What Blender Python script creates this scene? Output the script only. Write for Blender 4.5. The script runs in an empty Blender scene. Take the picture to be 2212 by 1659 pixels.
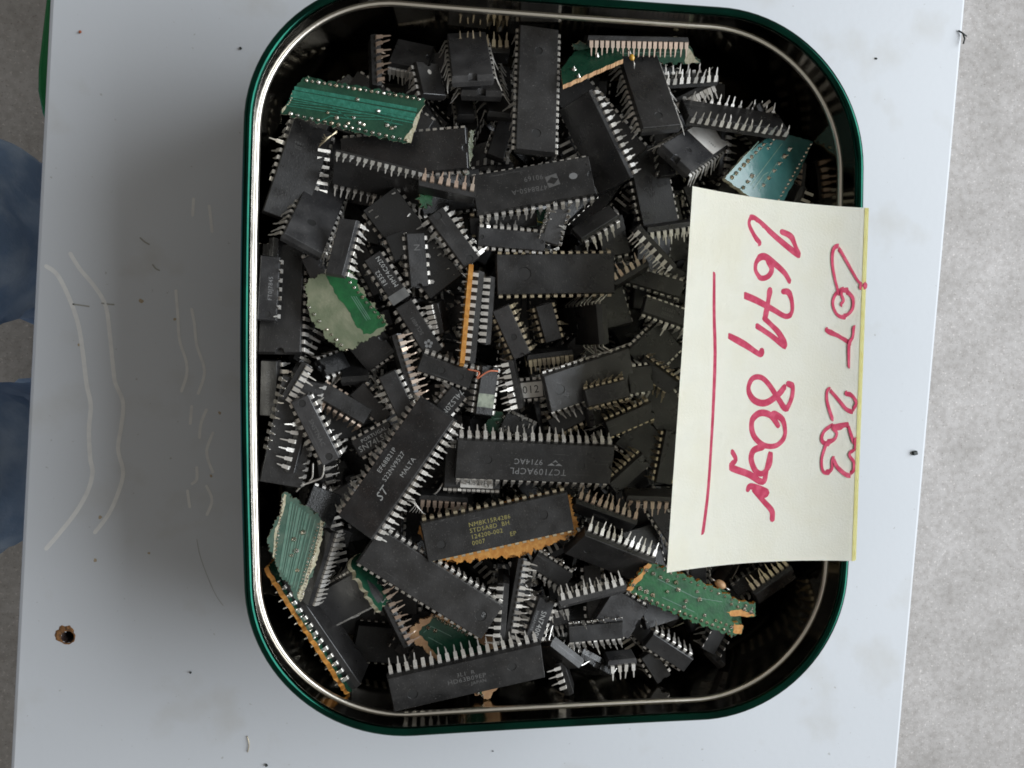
import bpy, bmesh, math, random
from mathutils import Vector, Matrix
R = math.radians
rnd = random.Random(7)
sc = bpy.context.scene
col = sc.collection
MM = 0.001

# ------------------------------------------------------------------ camera
CAM_H = 0.337
CAM_F = 1790.0                       # focal length in units of a 2212 px wide picture
CAM_R = Matrix.Rotation(-0.14745, 3, 'Y') @ Matrix.Rotation(-0.05833, 3, 'X')
cam = bpy.data.objects.new('camera', bpy.data.cameras.new('camera'))
col.objects.link(cam)
cam.data.sensor_width = 36.0
cam.data.lens = 36.0 * CAM_F / 2212.0
cam.data.clip_start = 0.01
cam.data.clip_end = 50.0
cam.location = (0, 0, CAM_H)
cam.rotation_euler = CAM_R.to_euler()
sc.camera = cam

# ------------------------------------------------------------------ light: one broad opening at the right, dim room
world = bpy.data.worlds.new('World')
sc.world = world
world.use_nodes = True
bg = world.node_tree.nodes['Background']
bg.inputs['Color'].default_value = (0.98, 0.96, 0.90, 1)
bg.inputs['Strength'].default_value = 0.32
ld = bpy.data.lights.new('doorway_daylight', 'AREA')
ld.shape = 'RECTANGLE'
ld.size = 1.5
ld.size_y = 1.15
ld.energy = 44.0
ld.color = (0.89, 0.945, 1.0)
lo = bpy.data.objects.new('doorway_daylight', ld)
col.objects.link(lo)
lo.location = (1.28, 0.02, 0.90)
lo.rotation_euler = (Vector((0.05, 0, 0.05)) - Vector(lo.location)).to_track_quat('-Z', 'Y').to_euler()
sc.view_settings.view_transform = 'Standard'
sc.view_settings.look = 'None'
sc.view_settings.exposure = 0.0
sc.view_settings.gamma = 1.0
sc.cycles.filter_width = 1.7
sc.cycles.max_bounces = 8

# ------------------------------------------------------------------ helpers
def ray(x, y):
    return CAM_R @ Vector(((x - 1106.0) / CAM_F, -(y - 829.5) / CAM_F, -1.0))

def at(x, y, z):
    """point of the place at height z (metres) seen at picture point x, y (2212 x 1659)"""
    d = ray(x, y)
    return Vector((0, 0, CAM_H)) + d * ((z - CAM_H) / d.z)

def on_plane(x, y, p, n):
    d = ray(x, y)
    c = Vector((0, 0, CAM_H))
    return c + d * ((p - c).dot(n) / d.dot(n))

def tag(o, label=None, cat=None, group=None, kind=None):
    if label: o['label'] = label
    if cat: o['category'] = cat
    if group: o['group'] = group
    if kind: o['kind'] = kind
    return o

def empty(name, mat4):
    o = bpy.data.objects.new(name, None)
    o.empty_display_size = 0.005
    o.matrix_world = mat4
    col.objects.link(o)
    return o

def link(name, me, parent=None, local=None):
    o = bpy.data.objects.new(name, me)
    col.objects.link(o)
    if parent is not None:
        o.parent = parent
    if local is not None:
        o.matrix_local = local if parent is None else local
        o.matrix_basis = local
    return o

def mesh_from(bm, mats, smooth=False, name='m'):
    me = bpy.data.meshes.new(name)
    bm.to_mesh(me)
    bm.free()
    for m in (mats if isinstance(mats, (list, tuple)) else [mats]):
        me.materials.append(m)
    if smooth:
        for p in me.polygons:
            p.use_smooth = True
    return me

def split_sharp(bm, deg=35):
    bm.normal_update()
    es = [e for e in bm.edges if len(e.link_faces) == 2 and e.calc_face_angle(0) > R(deg)]
    bmesh.ops.split_edges(bm, edges=es)

def add_box(bm, lo_, hi_, mi=0):
    v = [bm.verts.new((x, y, z)) for x in (lo_[0], hi_[0]) for y in (lo_[1], hi_[1]) for z in (lo_[2], hi_[2])]
    for f in ((0, 1, 3, 2), (4, 6, 7, 5), (0, 4, 5, 1), (2, 3, 7, 6), (0, 2, 6, 4), (1, 5, 7, 3)):
        bm.faces.new([v[i] for i in f]).material_index = mi

def add_tube(bm, pts, r, n=7, r1=None):
    pts = [Vector(p) for p in pts]
    rings = []
    for i, p in enumerate(pts):
        t = (pts[min(i + 1, len(pts) - 1)] - pts[max(i - 1, 0)]).normalized()
        a = t.cross(Vector((0.31, 0.27, 0.91))).normalized()
        b = t.cross(a)
        rr = r if r1 is None else r + (r1 - r) * i / (len(pts) - 1)
        rings.append([bm.verts.new(p + (a * math.cos(k * 2 * math.pi / n) + b * math.sin(k * 2 * math.pi / n)) * rr) for k in range(n)])
    for i in range(len(rings) - 1):
        for k in range(n):
            bm.faces.new((rings[i][k], rings[i][(k + 1) % n], rings[i + 1][(k + 1) % n], rings[i + 1][k]))
    bm.faces.new(rings[0][::-1])
    bm.faces.new(rings[-1])

def add_ribbon(bm, pts, w, nrm=Vector((0, 0, 1)), caps=True):
    """flat stroke of width w with round ends, along 3-D points lying on a surface"""
    pts = [Vector(p) for p in pts]
    L, Rr = [], []
    for i, p in enumerate(pts):
        t = (pts[min(i + 1, len(pts) - 1)] - pts[max(i - 1, 0)])
        s = nrm.cross(t).normalized() * (w if not callable(w) else w(i / (len(pts) - 1))) / 2
        L.append(bm.verts.new(p + s)); Rr.append(bm.verts.new(p - s))
    for i in range(len(pts) - 1):
        bm.faces.new((L[i], Rr[i], Rr[i + 1], L[i + 1]))
    if caps:
        for e, s in ((0, -1), (-1, 1)):
            a = L[e].co - Rr[e].co
            c = (L[e].co + Rr[e].co) / 2
            t = nrm.cross(a).normalized() * (a.length / 2) * (-s if s > 0 else -s)
            t = -t if (t.dot(pts[e] - pts[1 if e == 0 else -2]) < 0) else t
            mid = [bm.verts.new(c + a / 2 * math.cos(k) + t * math.sin(k)) for k in (R(45), R(90), R(135))]
            bm.faces.new([L[e]] + mid + [Rr[e]])

def smooth_line(pts, n=6):
    P = [Vector(p) for p in pts]
    out = []
    for i in range(len(P) - 1):
        p0 = P[max(i - 1, 0)]; p1 = P[i]; p2 = P[i + 1]; p3 = P[min(i + 2, len(P) - 1)]
        for k in range(n):
            t = k / n
            out.append(0.5 * ((2 * p1) + (p2 - p0) * t + (2 * p0 - 5 * p1 + 4 * p2 - p3) * t * t + (3 * p1 - p0 - 3 * p2 + p3) * t ** 3))
    out.append(P[-1])
    return out

# ------------------------------------------------------------------ materials
def mat(name, base, rough=0.5, metal=0.0, spec=0.5, var=None, scale=300.0, bump=0.0, bscale=900.0, objvar=None, coat=0.0, rvar=0.0, detail=4.0):
    """var: second colour mixed in by noise; objvar: colour mixed in per object at random"""
    m = bpy.data.materials.new(name)
    m.use_nodes = True
    nt = m.node_tree
    b = nt.nodes['Principled BSDF']
    b.inputs['Roughness'].default_value = rough
    b.inputs['Metallic'].default_value = metal
    b.inputs['Specular IOR Level'].default_value = spec
    b.inputs['Coat Weight'].default_value = coat
    b.inputs['Coat Roughness'].default_value = 0.12
    b.inputs['Base Color'].default_value = (*base, 1)
    tc = nt.nodes.new('ShaderNodeTexCoord')
    src = None
    def noise(s, d=detail):
        n = nt.nodes.new('ShaderNodeTexNoise')
        n.inputs['Scale'].default_value = s
        n.inputs['Detail'].default_value = d
        nt.links.new(tc.outputs['Object'], n.inputs['Vector'])
        return n
    if var or objvar:
        mx = None
        if var:
            n = noise(scale)
            rp = nt.nodes.new('ShaderNodeValToRGB')
            rp.color_ramp.elements[0].position = 0.42
            rp.color_ramp.elements[1].position = 0.68
            rp.color_ramp.elements[0].color = (*base, 1)
            rp.color_ramp.elements[1].color = (*var, 1)
            nt.links.new(n.outputs['Fac'], rp.inputs['Fac'])
            src = rp.outputs['Color']
        if objvar:
            oi = nt.nodes.new('ShaderNodeObjectInfo')
            mx = nt.nodes.new('ShaderNodeMix'); mx.data_type = 'RGBA'
            nt.links.new(oi.outputs['Random'], mx.inputs['Factor'])
            if src: nt.links.new(src, mx.inputs['A'])
            else: mx.inputs['A'].default_value = (*base, 1)
            mx.inputs['B'].default_value = (*objvar, 1)
            src = mx.outputs['Result']
        nt.links.new(src, b.inputs['Base Color'])
    if rvar:
        n = noise(scale * 0.35, 6)
        mr = nt.nodes.new('ShaderNodeMapRange')
        mr.inputs['From Min'].default_value = 0.3; mr.inputs['From Max'].default_value = 0.7
        mr.inputs['To Min'].default_value = max(0.02, rough - rvar); mr.inputs['To Max'].default_value = rough + rvar
        nt.links.new(n.outputs['Fac'], mr.inputs['Value'])
        nt.links.new(mr.outputs['Result'], b.inputs['Roughness'])
    if bump:
        n = noise(bscale)
        bp = nt.nodes.new('ShaderNodeBump')
        bp.inputs['Strength'].default_value = bump
        bp.inputs['Distance'].default_value = 0.0004
        nt.links.new(n.outputs['Fac'], bp.inputs['Height'])
        nt.links.new(bp.outputs['Normal'], b.inputs['Normal'])
    return m

M = {}
def epoxy(name, base, rough, dust=1.0):
    m = bpy.data.materials.new(name); m.use_nodes = True
    nt = m.node_tree; b = nt.nodes['Principled BSDF']; N = nt.nodes.new; K = nt.links.new
    tc = N('ShaderNodeTexCoord'); oi = N('ShaderNodeObjectInfo')
    off = N('ShaderNodeVectorMath'); off.operation = 'MULTIPLY_ADD'
    cx = N('ShaderNodeCombineXYZ'); K(oi.outputs['Random'], cx.inputs[0]); K(oi.outputs['Random'], cx.inputs[1])
    K(cx.outputs[0], off.inputs[0]); off.inputs[1].default_value = (3, 7, 0); K(tc.outputs['Object'], off.inputs[2])
    def noise(s, d, scale=None):
        n = N('ShaderNodeTexNoise'); n.inputs['Scale'].default_value = s; n.inputs['Detail'].default_value = d
        if scale:
            mp = N('ShaderNodeMapping'); mp.inputs['Scale'].default_value = scale; mp.inputs['Rotation'].default_value = (0, 0, .6)
            K(off.outputs[0], mp.inputs['Vector']); K(mp.outputs[0], n.inputs['Vector'])
        else: K(off.outputs[0], n.inputs['Vector'])
        return n.outputs['Fac']
    def ramp(f, p0, p1, a, c):
        r = N('ShaderNodeMapRange'); r.inputs['From Min'].default_value = p0; r.inputs['From Max'].default_value = p1
        r.inputs['To Min'].default_value = a; r.inputs['To Max'].default_value = c; K(f, r.inputs['Value'])
        return r.outputs['Result']
    def mix(f, a, c, blend='MIX'):
        x = N('ShaderNodeMix'); x.data_type = 'RGBA'; x.blend_type = blend
        for v, k in ((f, 'Factor'), (a, 'A'), (c, 'B')):
            if isinstance(v, (tuple, float)): x.inputs[k].default_value = v if isinstance(v, float) else (*v, 1)
            else: K(v, x.inputs[k])
        return x.outputs['Result']
    tint = mix(oi.outputs['Random'], tuple(c * 1.25 for c in base), tuple(c * q for c, q in zip(base, (.62, .64, .68))))
    cloud = mix(ramp(noise(130, 6), .42, .72, 0.0, .7 * dust), tint, tuple(c * 2.1 + .005 for c in base))
    speck = mix(ramp(noise(2300, 2), .66, .74, 0.0, .55 * dust), cloud, (.16, .15, .14))
    scr = mix(ramp(noise(900, 2, (.05, 1, 1)), .70, .75, 0.0, .4 * dust), speck, (.10, .098, .095))
    K(scr, b.inputs['Base Color'])
    b.inputs['Specular IOR Level'].default_value = .5
    K(ramp(noise(170, 5), .3, .7, rough - .13, rough + .15), b.inputs['Roughness'])
    bp = N('ShaderNodeBump'); bp.inputs['Strength'].default_value = .2; bp.inputs['Distance'].default_value = .0003
    K(noise(2200, 4), bp.inputs['Height']); K(bp.outputs['Normal'], b.inputs['Normal'])
    return m
M['epoxy'] = epoxy('black_epoxy', (0.0145, 0.0138, 0.0135), 0.34)
M['epoxy_grey'] = epoxy('dusty_grey_epoxy', (0.030, 0.029, 0.029), 0.32)
M['epoxy_gloss'] = epoxy('glossy_black_epoxy', (0.012, 0.012, 0.012), 0.2, .3)
M['dull_sticker'] = mat('dull_stuck_tab', (0.13, 0.13, 0.125), 0.45, var=(0.09, 0.09, 0.088), scale=300)
M['green_sticker'] = mat('torn_green_white_label', (0.26, 0.29, 0.22), 0.5, var=(0.03, 0.035, 0.03), scale=330)
M['dimple'] = mat('smooth_mould_mark', (0.022, 0.022, 0.022), 0.3)
M['tin'] = mat('tinned_lead', (0.74, 0.72, 0.69), 0.36, 0.62, objvar=(0.52, 0.49, 0.44), var=(0.52, 0.49, 0.44), scale=1500, bump=0.15, bscale=3000)
M['copper_pin'] = mat('browned_lead', (0.54, 0.40, 0.31), 0.42, 0.62, objvar=(0.46, 0.38, 0.31), var=(0.40, 0.29, 0.22), scale=1500)
M['gold_pin'] = mat('yellowed_lead', (0.56, 0.48, 0.33), 0.38, 0.75, objvar=(0.45, 0.38, 0.28))
M['white_ink'] = mat('pale_ink', (0.30, 0.30, 0.29), 0.6)
M['faint_ink'] = mat('faint_etched_ink', (0.085, 0.083, 0.08), 0.6)
M['dark_ink'] = mat('dark_engraving', (0.010, 0.010, 0.010), 0.5)
M['yellow_ink'] = mat('yellow_ink', (0.24, 0.21, 0.06), 0.6)
M['black_ink'] = mat('black_print', (0.02, 0.02, 0.02), 0.6)
M['grey_ink'] = mat('grey_ink', (0.17, 0.17, 0.17), 0.6)
M['sticker'] = mat('white_sticker', (0.62, 0.60, 0.56), 0.5, var=(0.45, 0.42, 0.38), scale=180)
M['mask'] = mat('green_solder_mask', (0.009, 0.045, 0.026), 0.22, var=(0.016, 0.065, 0.036), scale=260, bump=0.15, bscale=1200, rvar=0.08)
M['mask_light'] = mat('bright_green_solder_mask', (0.013, 0.095, 0.03), 0.36, var=(0.008, 0.055, 0.02), scale=220, bump=0.2, bscale=1000, rvar=0.08, spec=0.3)
M['mask_teal'] = mat('teal_solder_mask', (0.04, 0.085, 0.062), 0.28, var=(0.08, 0.12, 0.09), scale=260, bump=0.2, bscale=1200)
M['pale_board'] = mat('bare_pale_laminate', (0.12, 0.14, 0.085), 0.27, var=(0.19, 0.195, 0.13), scale=160, bump=0.3, bscale=600, rvar=0.08)
M['grey_mask'] = mat('sky_tinted_solder_mask', (0.03, 0.105, 0.10), 0.20, var=(0.04, 0.13, 0.12), scale=200, bump=0.12, bscale=500, rvar=0.08)  # green mask, base tinted bluish to stand in for reflected sky
M['core'] = mat('frayed_glass_laminate', (0.36, 0.33, 0.22), 0.7, var=(0.5, 0.47, 0.36), scale=900, bump=0.4, bscale=1500)
M['orange_core'] = mat('orange_paper_laminate', (0.42, 0.17, 0.025), 0.5, var=(0.55, 0.27, 0.06), scale=500, bump=0.3, bscale=1300)
M['tan_core'] = mat('tan_paper_laminate', (0.36, 0.20, 0.10), 0.55, var=(0.45, 0.28, 0.14), scale=500, bump=0.3, bscale=1300)
M['trace'] = mat('masked_copper_trace', (0.018, 0.12, 0.08), 0.2, var=(0.03, 0.17, 0.12), scale=700, bump=0.3, bscale=1400)
M['trace_light'] = mat('light_green_trace', (0.11, 0.19, 0.145), 0.3, var=(0.07, 0.15, 0.11), scale=500)
M['trace_yellow'] = mat('yellow_print_line', (0.45, 0.38, 0.05), 0.5)
M['solder'] = mat('solder', (0.66, 0.64, 0.60), 0.24, 1.0, objvar=(0.55, 0.47, 0.36), bump=0.2, bscale=1800)
M['wire_copper'] = mat('bare_copper_wire', (0.62, 0.20, 0.11), 0.4, 0.4)
M['bead'] = mat('amber_component', (0.55, 0.30, 0.03), 0.3, coat=0.5)
M['tin_green'] = mat('green_lacquered_steel', (0.003, 0.046, 0.030), 0.14, 1.0, var=(0.002, 0.024, 0.017), scale=80, rvar=0.06, coat=0.1)
M['tin_inner'] = mat('scuffed_bare_tinplate', (0.46, 0.43, 0.37), 0.11, 1.0, var=(0.36, 0.33, 0.28), scale=60, bump=0.06, bscale=500, rvar=0.05)
M['tin_neck'] = mat('shade_toned_neck', (0.20, 0.185, 0.16), 0.12, 1.0, var=(0.14, 0.13, 0.11), scale=60, bump=0.05, bscale=500)  # same tinplate as the lining, its dark reflections put into the colour
M['tin_bead'] = mat('bright_tinplate', (0.72, 0.68, 0.60), 0.28, 1.0, bump=0.1, bscale=900)
M['paper'] = mat('cream_note_paper', (0.87, 0.855, 0.755), 0.75, var=(0.85, 0.825, 0.70), scale=60, bump=0.25, bscale=1400, spec=0.2)
M['paper_yellow'] = mat('yellow_note_edge', (0.66, 0.62, 0.27), 0.7, var=(0.62, 0.56, 0.2), scale=400)
M['marker'] = mat('pink_marker_ink', (0.33, 0.040, 0.075), 0.7, var=(0.43, 0.08, 0.125), scale=420, spec=0.0)
M['denim'] = mat('blue_denim', (0.27, 0.39, 0.60), 0.9, var=(0.50, 0.62, 0.80), scale=30, bump=0.8, bscale=420, spec=0.2, detail=12.0)
M['jumper'] = mat('dark_wool', (0.05, 0.05, 0.055), 0.95, bump=0.5, bscale=500, spec=0.1)
M['skin'] = mat('skin', (0.50, 0.31, 0.22), 0.55)
M['shoe'] = mat('dark_shoe_leather', (0.04, 0.035, 0.03), 0.5)
M['hair'] = mat('dark_hair', (0.03, 0.022, 0.015), 0.7)
M['crumb_black'] = mat('black_crumb', (0.015, 0.02, 0.018), 0.6)
M['crumb_rust'] = mat('reddish_crumb', (0.30, 0.09, 0.04), 0.7)
M['rust'] = mat('rusty_edge', (0.22, 0.10, 0.03), 0.85, var=(0.06, 0.03, 0.015), scale=700, bump=0.6, bscale=1300)
M['hole'] = mat('dark_hole_wall', (0.05, 0.03, 0.025), 0.8)
M['scratch'] = mat('pale_scratch', (0.64, 0.635, 0.615), 0.65, var=(0.585, 0.58, 0.57), scale=260)
M['scuff'] = mat('dark_scuff', (0.30, 0.295, 0.27), 0.8)
M['stain'] = mat('brown_stain', (0.36, 0.29, 0.20), 0.8)

def paint():
    m = bpy.data.materials.new('worn_white_paint')
    m.use_nodes = True
    nt = m.node_tree; b = nt.nodes['Principled BSDF']
    b.inputs['Roughness'].default_value = 0.5
    b.inputs['Specular IOR Level'].default_value = 0.3
    tc = nt.nodes.new('ShaderNodeTexCoord')
    def ramp(s, d, p0, p1, c0, c1):
        n = nt.nodes.new('ShaderNodeTexNoise'); n.inputs['Scale'].default_value = s; n.inputs['Detail'].default_value = d
        nt.links.new(tc.outputs['Object'], n.inputs['Vector'])
        r = nt.nodes.new('ShaderNodeValToRGB')
        r.color_ramp.elements[0].position = p0; r.color_ramp.elements[1].position = p1
        r.color_ramp.elements[0].color = (*c0, 1); r.color_ramp.elements[1].color = (*c1, 1)
        nt.links.new(n.outputs['Fac'], r.inputs['Fac'])
        return r
    a = ramp(9, 5, 0.3, 0.7, (0.475, 0.492, 0.515), (0.51, 0.528, 0.552))
    st = ramp(38, 9, 0.58, 0.78, (1, 1, 1), (0.90, 0.875, 0.83))
    sp = ramp(420, 2, 0.72, 0.78, (1, 1, 1), (0.72, 0.70, 0.66))
    mx = None; src = a.outputs['Color']
    for q in (st, sp):
        mx = nt.nodes.new('ShaderNodeMix'); mx.data_type = 'RGBA'; mx.blend_type = 'MULTIPLY'
        mx.inputs['Factor'].default_value = 1.0
        nt.links.new(src, mx.inputs['A']); nt.links.new(q.outputs['Color'], mx.inputs['B'])
        src = mx.outputs['Result']
    nt.links.new(src, b.inputs['Base Color'])
    n = nt.nodes.new('ShaderNodeTexNoise'); n.inputs['Scale'].default_value = 350
    nt.links.new(tc.outputs['Object'], n.inputs['Vector'])
    bp = nt.nodes.new('ShaderNodeBump'); bp.inputs['Strength'].default_value = 0.06; bp.inputs['Distance'].default_value = 0.0006
    nt.links.new(n.outputs['Fac'], bp.inputs['Height']); nt.links.new(bp.outputs['Normal'], b.inputs['Normal'])
    return m
M['paint'] = paint()

def concrete():
    m = bpy.data.materials.new('speckled_concrete')
    m.use_nodes = True
    nt = m.node_tree; b = nt.nodes['Principled BSDF']
    b.inputs['Roughness'].default_value = 0.85
    tc = nt.nodes.new('ShaderNodeTexCoord')
    src = None
    for s, d, p0, p1, c0, c1 in ((14, 9, 0.25, 0.75, (0.385, 0.365, 0.35), (0.52, 0.497, 0.485)),
                                 (95, 4, 0.42, 0.66, (1, 1, 1), (0.84, 0.83, 0.82)),
                                 (260, 3, 0.60, 0.70, (1, 1, 1), (1.4, 1.39, 1.38)),
                                 (380, 2, 0.62, 0.72, (1, 1, 1), (0.66, 0.65, 0.63))):
        n = nt.nodes.new('ShaderNodeTexNoise'); n.inputs['Scale'].default_value = s; n.inputs['Detail'].default_value = d
        nt.links.new(tc.outputs['Object'], n.inputs['Vector'])
        r = nt.nodes.new('ShaderNodeValToRGB')
        r.color_ramp.elements[0].position = p0; r.color_ramp.elements[1].position = p1
        r.color_ramp.elements[0].color = (*c0, 1); r.color_ramp.elements[1].color = (*c1, 1)
        nt.links.new(n.outputs['Fac'], r.inputs['Fac'])
        if src is None:
            src = r.outputs['Color']
        else:
            mx = nt.nodes.new('ShaderNodeMix'); mx.data_type = 'RGBA'; mx.blend_type = 'MULTIPLY'
            mx.inputs['Factor'].default_value = 1.0
            nt.links.new(src, mx.inputs['A']); nt.links.new(r.outputs['Color'], mx.inputs['B'])
            src = mx.outputs['Result']
    nt.links.new(src, b.inputs['Base Color'])
    n = nt.nodes.new('ShaderNodeTexNoise'); n.inputs['Scale'].default_value = 130; n.inputs['Detail'].default_value = 6
    nt.links.new(tc.outputs['Object'], n.inputs['Vector'])
    bp = nt.nodes.new('ShaderNodeBump'); bp.inputs['Strength'].default_value = 0.5; bp.inputs['Distance'].default_value = 0.002
    nt.links.new(n.outputs['Fac'], bp.inputs['Height']); nt.links.new(bp.outputs['Normal'], b.inputs['Normal'])
    return m
M['concrete'] = concrete()

# ------------------------------------------------------------------ floor
FLOOR_Z = -0.80
bm = bmesh.new()
bmesh.ops.create_grid(bm, x_segments=8, y_segments=8, size=6.0)
fl = link('floor', mesh_from(bm, M['concrete']), None, Matrix.Translation((0, 0, FLOOR_Z)))
tag(fl, 'pale speckled concrete floor below the white table', kind='structure')

# ------------------------------------------------------------------ white table the tin stands on
def table():
    root = empty('table', Matrix.Translation((0.05, -0.02, FLOOR_Z)))
    tag(root, 'white painted sheet metal table top, scratched and stained, under the green tin', 'table')
    off = Vector((0.05, -0.02, FLOOR_Z))
    # edges as two slanted lines, carried on past the frame
    def edge(xa, ya, xb, yb, Y):
        a = at(xa, ya, 0); b = at(xb, yb, 0)
        return a.x + (b.x - a.x) * (Y - a.y) / (b.y - a.y)
    Y1, Y0 = 0.90, -1.00
    c = [(edge(105, 0, 20, 1659, Y0), Y0), (edge(2088, 0, 1940, 1659, Y0), Y0), (edge(2088, 0, 1940, 1659, Y1), Y1), (edge(105, 0, 20, 1659, Y1), Y1)]
    hc = at(146, 1376, 0); hr = 0.0026
    hj = [hr * (1 + .14 * math.sin(k * 1.9) + .09 * math.sin(k * 2.7 + 1)) * .95 for k in range(20)]
    bm = bmesh.new()
    def loop(z, ins):
        cx = sum(p[0] for p in c) / 4; cy = sum(p[1] for p in c) / 4
        return [bm.verts.new((p[0] - off.x - math.copysign(ins, p[0] - cx), p[1] - off.y - math.copysign(ins, p[1] - cy), z - FLOOR_Z)) for p in c]
    ls = [loop(-0.022, 0.0015), loop(-0.0205, 0), loop(-0.0018, 0), loop(-0.0006, 0.0006), loop(0, 0.0018)]
    for a, b in zip(ls, ls[1:]):
        for k in range(4):
            bm.faces.new((a[k], a[(k + 1) % 4], b[(k + 1) % 4], b[k]))
    bm.faces.new(ls[0][::-1])
    circ = [bm.verts.new((hc.x - off.x + hj[t] * math.cos(t * math.pi / 10), hc.y - off.y + hj[t] * math.sin(t * math.pi / 10), -FLOOR_Z)) for t in range(20)]
    ed = [bm.edges.new((circ[k], circ[(k + 1) % 20])) for k in range(20)]
    ed += [bm.edges.get((ls[-1][k], ls[-1][(k + 1) % 4])) for k in range(4)]
    bmesh.ops.triangle_fill(bm, edges=ed, use_beauty=True)
    low = [bm.verts.new(v.co - Vector((0, 0, 0.012))) for v in circ]
    for k in range(20):
        f = bm.faces.new((circ[k], circ[(k + 1) % 20], low[(k + 1) % 20], low[k])); f.material_index = 1
    bm.faces.new(low).material_index = 1
    bmesh.ops.recalc_face_normals(bm, faces=bm.faces)
    link('table_top', mesh_from(bm, [M['paint'], M['hole']]), root, Matrix())
    for (x, y) in c:
        bm = bmesh.new()
        sx = 1 if x < 0.05 else -1; sy = 1 if y < 0 else -1
        X = x - off.x + sx * 0.012; Yq = y - off.y + sy * 0.012
        add_box(bm, (min(X, X + sx * 0.035), min(Yq, Yq + sy * 0.035), 0), (max(X, X + sx * 0.035), max(Yq, Yq + sy * 0.035), -FLOOR_Z - 0.0225))
        link('leg', mesh_from(bm, M['paint']), root, Matrix())
    X0 = min(p[0] for p in c) - off.x; X1 = min(c[1][0], c[2][0]) - off.x
    for a_, b_ in (((X1 - .03, -.90 , .03), (X1 - .012, .80, -FLOOR_Z - .0225)), ((X0 + .10, .84, .03), (X1 - .05, .858, -FLOOR_Z - .0225)), ((X0 + .10, -.96, .03), (X1 - .05, -.942, -FLOOR_Z - .0225))):
        bm = bmesh.new(); add_box(bm, a_, b_)
        link('added_shade_panel', mesh_from(bm, M['paint']), root, Matrix())  # unseen panels added to keep lamp light off the left floor
    # rust ring round the bolt hole: irregular raised flakes
    bm = bmesh.new()
    inner, outer, rim = [], [], []
    for k in range(32):
        t = k * math.pi / 16
        g = 0.00015 + 0.0003 * rnd.random() + (0.0026 * max(0, math.cos(t - 2.2)) ** .6 * rnd.uniform(.55, 1) if math.cos(t - 2.2) > 0 else 0)
        for lst, rr, zz in ((inner, hr * .9, 0.00008), (rim, hr + g * 0.6, 0.0004 * rnd.random() + 0.0001), (outer, hr + g, 0.00004)):
            lst.append(bm.verts.new((hc.x - off.x + rr * math.cos(t), hc.y - off.y + rr * math.sin(t), zz - FLOOR_Z)))
    for k in range(32):
        j = (k + 1) % 32
        bm.faces.new((inner[k], rim[k], rim[j], inner[j])); bm.faces.new((rim[k], outer[k], outer[j], rim[j]))
    tag(link('rust_ring', mesh_from(bm, M['rust']), root, Matrix()), 'flaky brown rust around a bolt hole')
    def line(name, pts, w, m, label=None):
        bm = bmesh.new()
        q = [at(x, y, 0.00006) - off for x, y in pts]
        add_ribbon(bm, smooth_line(q, 5), w)
        o = link(name, mesh_from(bm, m), root, Matrix())
        if label: o['label'] = label
    S = lambda L: [(x * 1.0005, y) for x, y in L]
    C7 = lambda L: [(x * 1.0 , y) for x, y in L]
    line('scratch', C7([(100, 575), (125, 595), (152, 650), (170, 705), (180, 770), (187, 830), (196, 875), (192, 930), (195, 990), (200, 1020), (190, 1060), (165, 1105), (130, 1150), (100, 1185)]), 0.0016, M['scratch'], 'long pale wavy scratch nearest the table edge')
    line('scratch', C7([(152, 548), (172, 580), (205, 620), (228, 660), (237, 720), (245, 800), (250, 830), (266, 870), (262, 920), (255, 970), (266, 1020), (255, 1065), (235, 1110), (205, 1150)]), 0.0015, M['scratch'], 'long pale wavy scratch second from the table edge')
    for L in ([(380, 628), (384, 680), (388, 735), (402, 780), (403, 810), (392, 845)], [(414, 668), (420, 700), (425, 745), (440, 790), (440, 815), (428, 850)],
              [(452, 445), (455, 470), (458, 500)], [(418, 430), (416, 465)], [(414, 878), (411, 915)], [(446, 885), (434, 915), (431, 945)],
              [(460, 935), (447, 970), (450, 995), (460, 1020)], [(425, 1010), (425, 1035), (415, 1045)], [(446, 1050), (458, 1080), (447, 1112)], [(405, 1060), (410, 1095)]):
        line('scratch', L, 0.0011, M['scratch'], 'short pale scratch close to the tin')
    for L in ([(158, 657), (172, 659), (192, 662)], [(220, 655), (232, 657), (246, 658)], [(303, 514), (312, 522), (322, 528)], [(330, 572), (336, 580), (344, 584)]):
        line('scuff', L, 0.0006, M['scuff'], 'short dark scuff mark')
    line('scuff', [(425, 1165), (432, 1200), (448, 1245), (466, 1285), (482, 1308)], 0.0002, M['scuff'], 'hair thin dark scratch')
    for x, y, r in ((206, 1210, .0008), (216, 1117, .0008), (377, 690, .0007), (322, 1195, .0006), (475, 892, .0007), (170, 745, .0006), (305, 650, .0009), (456, 1028, .0006)):
        bm = bmesh.new(); p = at(x, y, 0.00005) - off
        vs = [bm.verts.new(p + Vector((math.cos(k * .7) * r * rnd.uniform(.6, 1.2), math.sin(k * .7) * r * rnd.uniform(.6, 1.2), 0))) for k in range(9)]
        bm.faces.new(vs)
        tag(link('stain_spot', mesh_from(bm, M['stain']), root, Matrix()), 'tiny rusty spot on the white paint')
table()

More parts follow.
